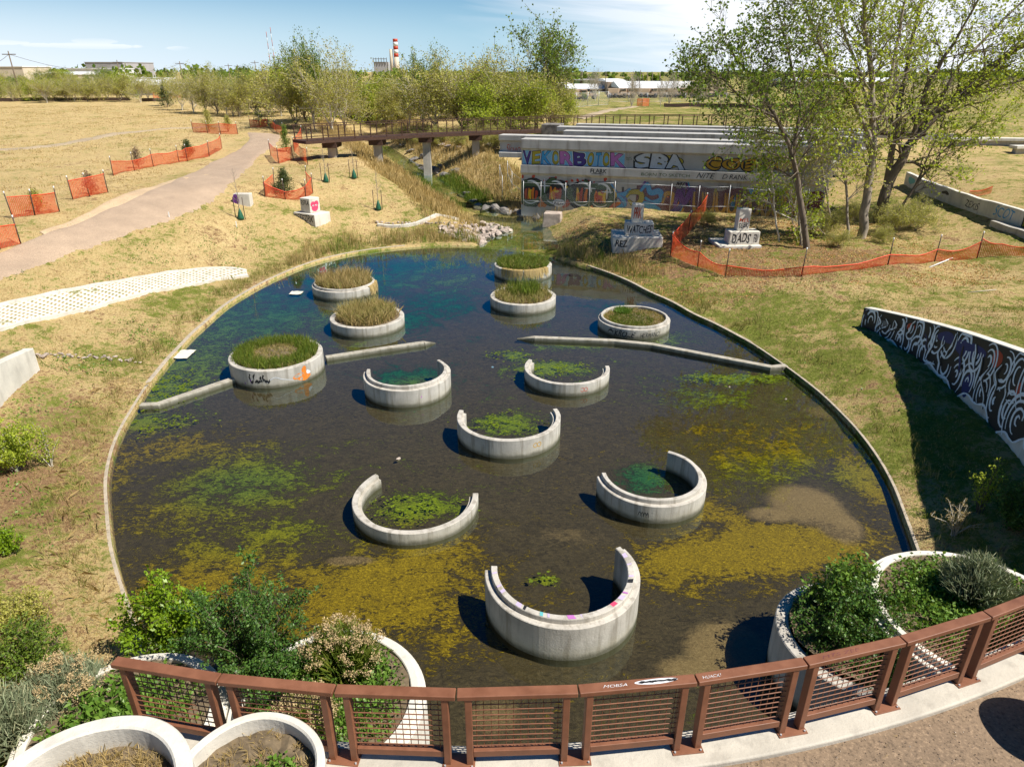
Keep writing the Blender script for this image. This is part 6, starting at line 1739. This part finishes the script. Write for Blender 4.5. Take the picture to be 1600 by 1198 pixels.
X = scatter(130000, (-30, 30, 8, 62), lambda x, y, d: .7 * np.exp(-((d - 8) / 14) ** 2), 1); stuff(blades('short_grass', X, M['grass_d'], .10, .011, 4, 1.2, 1, None, .14), 'short dry straw coloured grass covering the banks')
X = scatter(110000, (-30, 30, 8, 60), lambda x, y, d: (.28 + .5 * ss((x + 3) / 6)) * n2(x, y) ** 1.5 * np.exp(-((d - 4) / 9) ** 2), 2); stuff(blades('green_grass', X, M['grass_g'], .13, .012, 5, .9, 2, None, .13), 'green grass growing in patches on the banks')
X = scatter(50000, (-17, 14, 12, 52), lambda x, y, d: np.exp(-((d - .9) / .7) ** 2) * (.12 + .6 * (n2(x * 1.3, y) > .5)) * (.3 + .9 * ss((y - 22) / 8)), 3); stuff(blades('shore_grass', X, M['grass_m'], .38, .009, 9, .6, 3, None, .08), 'taller tufts of grass along the kerb of the pond')
X = scatter(16000, (-14, 14, 38, 56), lambda x, y, d: np.exp(-((d - 1.4) / 1.3) ** 2) * .8 * n2(x * 1.7, y + 2), 4); stuff(blades('reeds', X, M['grass_d'], .7, .018, 6, .45, 4, None, .12), 'tall straw coloured reeds at the far shore')
X = scatter(9000, (-12, 14, 38, 56), lambda x, y, d: np.exp(-((d - 1.2) / 1.1) ** 2) * .8 * n2(x * 1.1 + 3, y), 5); stuff(blades('green_reeds', X, M['grass_g'], .65, .018, 6, .4, 5, None, .12), 'fresh green reeds at the far shore')


def along(n, seed, w, i0=3, i1=10):
    r = np.random.default_rng(seed); P_ = np.array([(p.x, p.y) for p in STREAM[i0:i1 + 1]]); k = r.integers(0, len(P_) - 1, n); t = r.random(n)[:, None]; q = P_[k] * (1 - t) + P_[k + 1] * t; dd = P_[k + 1] - P_[k]; nn = np.stack([-dd[:, 1], dd[:, 0]], 1); nn /= np.linalg.norm(nn, axis=1)[:, None]
    s = r.uniform(w[0], w[1], n)[:, None] * np.sign(r.random(n) - .5)[:, None]; q = q + nn * s; return np.stack([q[:, 0], q[:, 1], ter(q[:, 0], q[:, 1])], 1)


stuff(blades('creek_grass', along(1300, 6, (.9, 2.4), 4, 6), M['grass_g'], .6, .03, 6, .5, 6, None, .2), 'lush green growth along the lower creek')
stuff(blades('tall_dry_grass', along(3600, 7, (2.0, 7), 2, 10), M['grass_d'], .75, .03, 6, .5, 7, None, .2), 'tall golden grass on both sides of the creek')
X = scatter(40000, (-110, -6, 45, 150), lambda x, y, d: ss((d - 14) / 8) * n2(x * .4, y * .3) * .6, 8); stuff(blades('golden_grass', X, M['grass_d'], .2, .035, 5, 1.0, 8, None, .35), 'golden dry grass of the wide field on the left')
X = scatter(26000, (4, 26, 33, 50), lambda x, y, d: .8 * n2(x * .9, y * .8), 9); stuff(leaves('leaf_litter', X * 1 + np.array((0, 0, .02)), .07, 2, (.14, .14, .006), M['litter'], 9, None, 0, .8), 'orange brown leaf litter under the right trees', 'leaf litter')
X = scatter(5000, (-16, -8, 10, 24), lambda x, y, d: .8 * np.exp(-((d - .7) / .7) ** 2), 10); stuff(blades('flattened_straw', X, M['grass_d'], .30, .005, 6, 2.0, 10, None, .1), 'flattened pale straw lying along the left kerb')
X = scatter(14000, (-24, -8, 8, 46), lambda x, y, d: .5 * (n2(x * 1.2 + 1, y * .9) > .72), 11); stuff(leaves('small_weeds', X + np.array((0, 0, .05)), .08, 5, .07, M['bush_mid'], 11, None, .4), 'small green weeds scattered on the left bank', 'weeds')
X = scatter(3000, (9, 30, 12, 50), lambda x, y, d: .6 * (n2(x * 1.1 + 2, y * .8) > .7), 12); stuff(leaves('small_weeds', X + np.array((0, 0, .05)), .08, 5, .08, M['bush_mid'], 12, None, .4), 'small green weeds scattered on the right bank', 'weeds')

# ================================================================ far buildings, chimneys, poles
def far(u, Y, z=4.5):
    d = ray(u, 111); return Vector((d[0] / d[1] * Y, Y, z))


def hv(v, Y):
    d = ray(800, v); return CAMZ + d[2] / d[1] * Y


def building(u0, u1, v0, v1, Y, depth, wallm, roofm, lab, roof='flat', win=0, cat='building'):
    a = far(u0, Y); b = far(u1, Y); z0 = 4.2; z1 = hv(v0, Y); root = empty('building', ((a.x + b.x) / 2, Y, z0), lab, cat); w = b.x - a.x; cx = (a.x + b.x) / 2
    adopt(MB().box((cx, Y + depth / 2, (z0 + z1) / 2), (w, depth, z1 - z0)).build('wall', wallm), root)
    if roof == 'flat': adopt(MB().box((cx, Y + depth / 2, z1 + .25), (w + .8, depth + .8, .5)).build('roof', roofm), root)
    elif roof == 'gable':
        zt_ = hv(v1, Y); mb = MB(); y0, y1 = Y - .6, Y + depth + .6; x0, x1 = a.x - .6, b.x + .6; ym = Y + depth / 2
        mb.add([(x0, y0, z1), (x1, y0, z1), (x1, ym, zt_), (x0, ym, zt_), (x0, y1, z1), (x1, y1, z1)], [(0, 1, 2, 3), (3, 2, 5, 4), (0, 3, 4), (1, 5, 2), (0, 4, 5, 1)]); adopt(mb.build('roof', roofm), root)
    elif roof == 'barrel':
        zt_ = hv(v1, Y); mb = MB(); n = 10; vs = []
        for i in range(n + 1):
            t = math.pi * i / n
            for x in (a.x - .5, b.x + .5): vs.append((x, Y + depth / 2 - math.cos(t) * depth / 2, z1 + math.sin(t) * (zt_ - z1)))
        mb.add(vs, [(2 * i, 2 * i + 1, 2 * i + 3, 2 * i + 2) for i in range(n)] + [tuple(2 * i for i in range(n + 1))[::-1], tuple(2 * i + 1 for i in range(n + 1))]); adopt(mb.build('roof', roofm), root)
    for k in range(win):
        x = a.x + w * (k + .5) / win; adopt(MB().box((x, Y - .05, z0 + (z1 - z0) * .5), (w / win * .5, .2, (z1 - z0) * .35)).build('window', P['grey']), root)
    return root


wht = plain('white metal roof', (.72, .73, .74), .5, .06, .3); tan = plain('tan wall', (.42, .31, .22), .8, .1, .3); gry = plain('grey cladding', (.36, .35, .36), .7, .08, .2); dgr = plain('dark roof', (.08, .1, .14), .7, .1, .2); bei = plain('beige wall', (.55, .47, .36), .8, .1, .2)
building(135, 194, 98, 98, 700, 60, gry, gry, 'large flat grey building on the left horizon', 'flat', 0)
building(-30, 36, 105, 103, 480, 30, bei, wht, 'pale low building at the left end of the horizon', 'flat', 0)
building(58, 120, 117, 112.5, 330, 22, bei, wht, 'low building with pale gabled roof among the left trees', 'gable', 0)
building(105, 176, 108, 107, 520, 30, wht, wht, 'white low building below the flat grey one', 'flat', 0)
building(182, 246, 133, 125, 215, 16, gry, wht, 'long white roofed shed with dark openings behind the golden field', 'gable', 12)
building(196, 246, 124.5, 124.5, 260, 12, wht, wht, 'second white shed behind the long one', 'flat', 0)
building(950, 978, 128, 124, 255, 40, tan, wht, 'tan hall with white barrel roof at the right', 'barrel', 0)
building(972, 1098, 138, 128, 235, 28, tan, wht, 'long tan warehouse with white roof across the road', 'gable', 0)
building(888, 950, 139, 132, 260, 20, dgr, wht, 'dark blue gabled shed with white roof left of the warehouse', 'gable', 0)
building(868, 893, 132, 129, 330, 20, bei, bei, 'small tan building left of the dark blue shed', 'flat', 0)
building(900, 945, 126, 126, 420, 30, plain('pale green wall', (.3, .38, .2), .8, .05, .2), gry, 'pale green low building behind the dark blue shed', 'flat', 0)
building(1060, 1110, 130, 129, 330, 20, bei, wht, 'white roofed building behind the bare trees', 'flat', 0)
building(1240, 1420, 128, 122, 330, 30, tan, wht, 'tan building glimpsed through the crown of the big cottonwoods', 'gable', 0)
a = far(595, 900); root = empty('power_plant', (a.x, 900, 4.5), 'dark grey boiler house of a distant power plant on the horizon', 'power plant'); w = far(605.5, 900).x - far(585, 900).x; zt_ = hv(97, 900)
adopt(MB().box((a.x, 910, (zt_ + 4.5) / 2), (w, 20, zt_ - 4.5)).build('boiler_house', gry), root); mb = MB()
for k in range(6): mb.box((a.x - w / 2 + w * k / 5, 899, zt_ + 2), (.7, .7, 5))
mb.box((a.x, 899, zt_ + 3.2), (w, .6, .6)); adopt(mb.build('roof_frame', P['grey']), root)
for (u, vt, r0, nm, lab) in ((620.5, 61, 2.6, 0, 'tall chimney with red and white bands on the horizon'), (613, 77, 1.9, 1, 'shorter plain concrete chimney beside the banded one')):
    a = far(u, 900); H_ = hv(vt, 900); root = empty('chimney', (a.x, 900, 4.5), lab, 'chimney')
    if nm: adopt(MB().tube([(a.x, 900, 4.5), (a.x, 900, H_)], [r0 * 1.3, r0], 16).build('shaft', bei), root)
    else:
        zs = [hv(v, 900) for v in (61, 66, 72.5, 78, 84, 89.5)]; adopt(MB().tube([(a.x, 900, 4.5), (a.x, 900, zs[-1])], [r0 * 1.4, r0 * 1.1], 16).build('shaft', bei), root)
        for k in range(5): adopt(MB().tube([(a.x, 900, zs[k + 1]), (a.x, 900, zs[k])], r0 * 1.08, 16).build('band', P['red'] if k % 2 == 0 else P['white']), root)


def pole(u, v0, vt, Y, lab, arms=1, r=.16, group='power poles on the horizon', cat='pole', lean=0):
    a = far(u, Y); z1 = hv(vt, Y); root = empty('utility_pole', (a.x, Y, 4.5), lab, cat, group); adopt(MB().tube([(a.x, Y, 4.3), (a.x + lean, Y, z1)], [r, r * .7], 6).build('mast', M['darkb']), root)
    if arms: adopt(MB().beam((a.x + lean - 1.3 * r / .16, Y, z1 - .8), (a.x + lean + 1.3 * r / .16, Y, z1 - .8), .15 * r / .16, .15 * r / .16).build('cross_arm', M['darkb']), root)


for k, (u, vt, Y, lab) in enumerate(((21, 80, 200, 'tallest wooden power pole at the far left'), (186, 94, 300, 'wooden power pole in front of the flat grey building'), (283, 96, 300, 'wooden power pole right of the flat grey building'), (358, 100, 350, 'wooden power pole above the left grove'), (400, 95, 350, 'wooden power pole at the right side of the left grove'), (372, 101, 380, 'short wooden power pole between two others above the grove'))): pole(u, 111, vt, Y, lab, 1, .22)
for k, (u, vt, Y, lab) in enumerate(((877, 105, 190, 'left of the two slim lamp posts beside the tallest tree'), (886, 103, 190, 'right of the two slim lamp posts beside the tallest tree'), (990, 112, 210, 'lamp post behind the leftmost bare tree'), (1001, 110, 215, 'lamp post in front of the barrel roof'), (1071, 110.5, 215, 'double headed lamp post before the white roofs'), (947, 112, 230, 'lamp post by the reddish budding tree'))): pole(u, 111, vt, Y, lab, 1, .13, 'lamp posts across the road', 'lamp post')
for k, u in enumerate((908, 910, 1005, 1012, 1020, 1032, 1060, 1185)): pole(u, 111, 111 if k < 2 else 113 + k % 3, 420, 'small dark pole among those above the far roofs', 0, .35, 'small poles above the far roofs')
for (u, vt, lab) in ((424, 50, 'left of two red and white radio masts above the left grove'), (431, 43, 'right of two red and white radio masts above the left grove')):
    a = far(u, 800); root = empty('radio_mast', (a.x, 800, 4.5), lab, 'radio mast', 'radio masts'); H_ = hv(vt, 800)
    for k in range(8): z0_ = 4.5 + (H_ - 4.5) * k / 8; z1_ = 4.5 + (H_ - 4.5) * (k + 1) / 8; adopt(MB().tube([(a.x, 800, z0_), (a.x, 800, z1_)], .28, 5).build('mast_section', P['rust'] if k % 2 else P['white']), root)
# overhead wires between the far poles
mb = MB()
for (ua, va, Ya, ub, vb, Yb) in ((21, 80, 200, 186, 94, 300), (186, 94, 300, 283, 96, 300), (283, 96, 300, 400, 96, 350), (-80, 70, 160, 21, 80, 200)):
    a = far(ua, Ya, hv(va, Ya) - .8); b = far(ub, Yb, hv(vb, Yb) - .8); mb.tube([a.lerp(b, t / 8) + Vector((0, 0, -3 * math.sin(math.pi * t / 8))) for t in range(9)], .05, 3, 0, False)
o = mb.build('power_line', M['darkpost']); tag(o, 'thin power line slung between the far left poles', 'wire')


# parked tan trucks behind the fence
def truck():
    root = empty('parked_truck', (0, 0, 0), 'tan parked truck in the row behind the long fence', 'truck', 'tan trucks parked before the warehouse')
    b = MB().box((0, 0, .95), (5.6, 2.2, .5)).box((-1.3, 0, 1.75), (2.8, 2.2, 1.1)).build('body', tan, root, .05); c = MB().box((1.5, 0, 1.7), (1.6, 2.1, 1.2), 0, 0, None, .85).build('cab', tan, root, .05); MB().box((1.5, 0, 1.95), (1.3, 2.12, .45)).build('window', P['black'], c)
    for x in (-1.9, -.6, 1.9):
        for y in (-1, 1): MB().tube([(x, y - .18, .55), (x, y + .18, .55)], .55, 12, 0, True).build('wheel', P['black'], root)
    return root


tk = truck(); spots = [(890, 190, .1), (903, 186, .2), (918, 187, 0), (966, 196, .1), (978, 197, .3), (1015, 198, 0), (1028, 199, .2), (1060, 200, .1), (1075, 201, .0), (1100, 202, .1), (1125, 203, .2)]
TL_ = ['leftmost tan truck beside the round green tree', 'second tan truck from the left, near the round green trees', 'tan truck below the reddish budding tree', 'tan truck before the barrel roofed hall', 'tan truck left of the leftmost bare tree', 'tan truck between the bare trees before the warehouse', 'tan truck just left of the pair of bare trees', 'tan truck just right of the pair of bare trees', 'tan truck below the double headed lamp post', 'tan truck beside the last bare tree', 'tan truck farthest right, half hidden by the near cottonwood leaves']
for i, (u, Y, rz) in enumerate(spots):
    t_ = tk if i == 0 else copy_tree(tk); p = far(u, Y, 0); t_.location = (p.x, Y, gz(p.x, Y)); t_.rotation_euler = (0, 0, rz); t_['label'] = TL_[i]
pf = [G(u, v) for u, v in ((882, 170), (900, 168), (918, 166), (935, 165), (950, 164))]; wire_fence(pf, 2.6, 'tall pale mesh fence at the left of the field beyond the footbridge', (.02, .98), 'fence', .05)
pf = [far(u, 172, 0) for u in (955, 985, 1015, 1045, 1075, 1105, 1140, 1180)]; pf = [Vector((p.x, p.y, gz(p.x, p.y))) for p in pf]; wire_fence(pf, 1.9, 'long dark mesh fence in front of the parked trucks', (.02, .98), 'fence', .05)
# dark silt fence along the far edge of the golden field
for (uvs, lab) in (([(-30, 158.5), (60, 158), (130, 157.5), (204, 157.5)], 'long dark silt fence along the far edge of the golden field'), ([(222, 159), (240, 159), (262, 158)], 'short dark silt fence right of the long one')):
    q = [G(u, v) for u, v in uvs]; o = strip('silt_fence', q, [.75] * len(q), M['darkpost']); tag(o, lab, 'fence')
q = [G(u, v) for u, v in ((1037, 167.5), (1100, 168), (1200, 169.5), (1320, 171))]; o = strip('silt_fence', q, [.7] * len(q), M['darkpost']); tag(o, 'dark low silt fence at the far side of the right field', 'fence')
# far woods that read as one mass
pts = []; r = np.random.default_rng(5)
for k in range(420):
    Y = r.uniform(420, 1100); u = r.uniform(-350, 1950); p = far(u, Y); h = r.uniform(3, 8) * (1 if u > 480 else 1.25)
    if 900 < u < 1100: h *= .6
    for q in range(26): a = r.normal(size=3); a /= np.linalg.norm(a); rad = r.random() ** .4; pts.append((p.x + a[0] * rad * h * .9, Y + a[1] * rad * h, 4.5 + h * .55 + a[2] * rad * h * .5))
stuff(leaves('distant_woods', pts, 3.0, 2, .8, M['leaf_g'], 5, None, 0, .9), 'distant green woods along the horizon', 'woods')

r = np.random.default_rng(77); x = r.uniform(-4.4, 12, 14000); y = r.uniform(1.5, 7.5, 14000); k = y < ry(x) - .27; x, y = x[k], y[k]
stuff(leaves('grit', np.stack([x, y, np.full(len(x), 3.937)], 1), .016, 1, .001, leafmat('grit', (.35, .27, .2), (.12, .08, .06), (.5, .42, .33), 0, .9), 77, None, 0, .9), 'coarse grit lying on the deck surface', 'gravel')
k = r.random(len(x)) < .05; stuff(blades('deck_straw', np.stack([x[k], y[k], np.full(k.sum(), 3.95)], 1), M['grass_d'], .05, .0035, 2, 2.2, 78, None, .03), 'scraps of straw on the deck surface', 'straw')
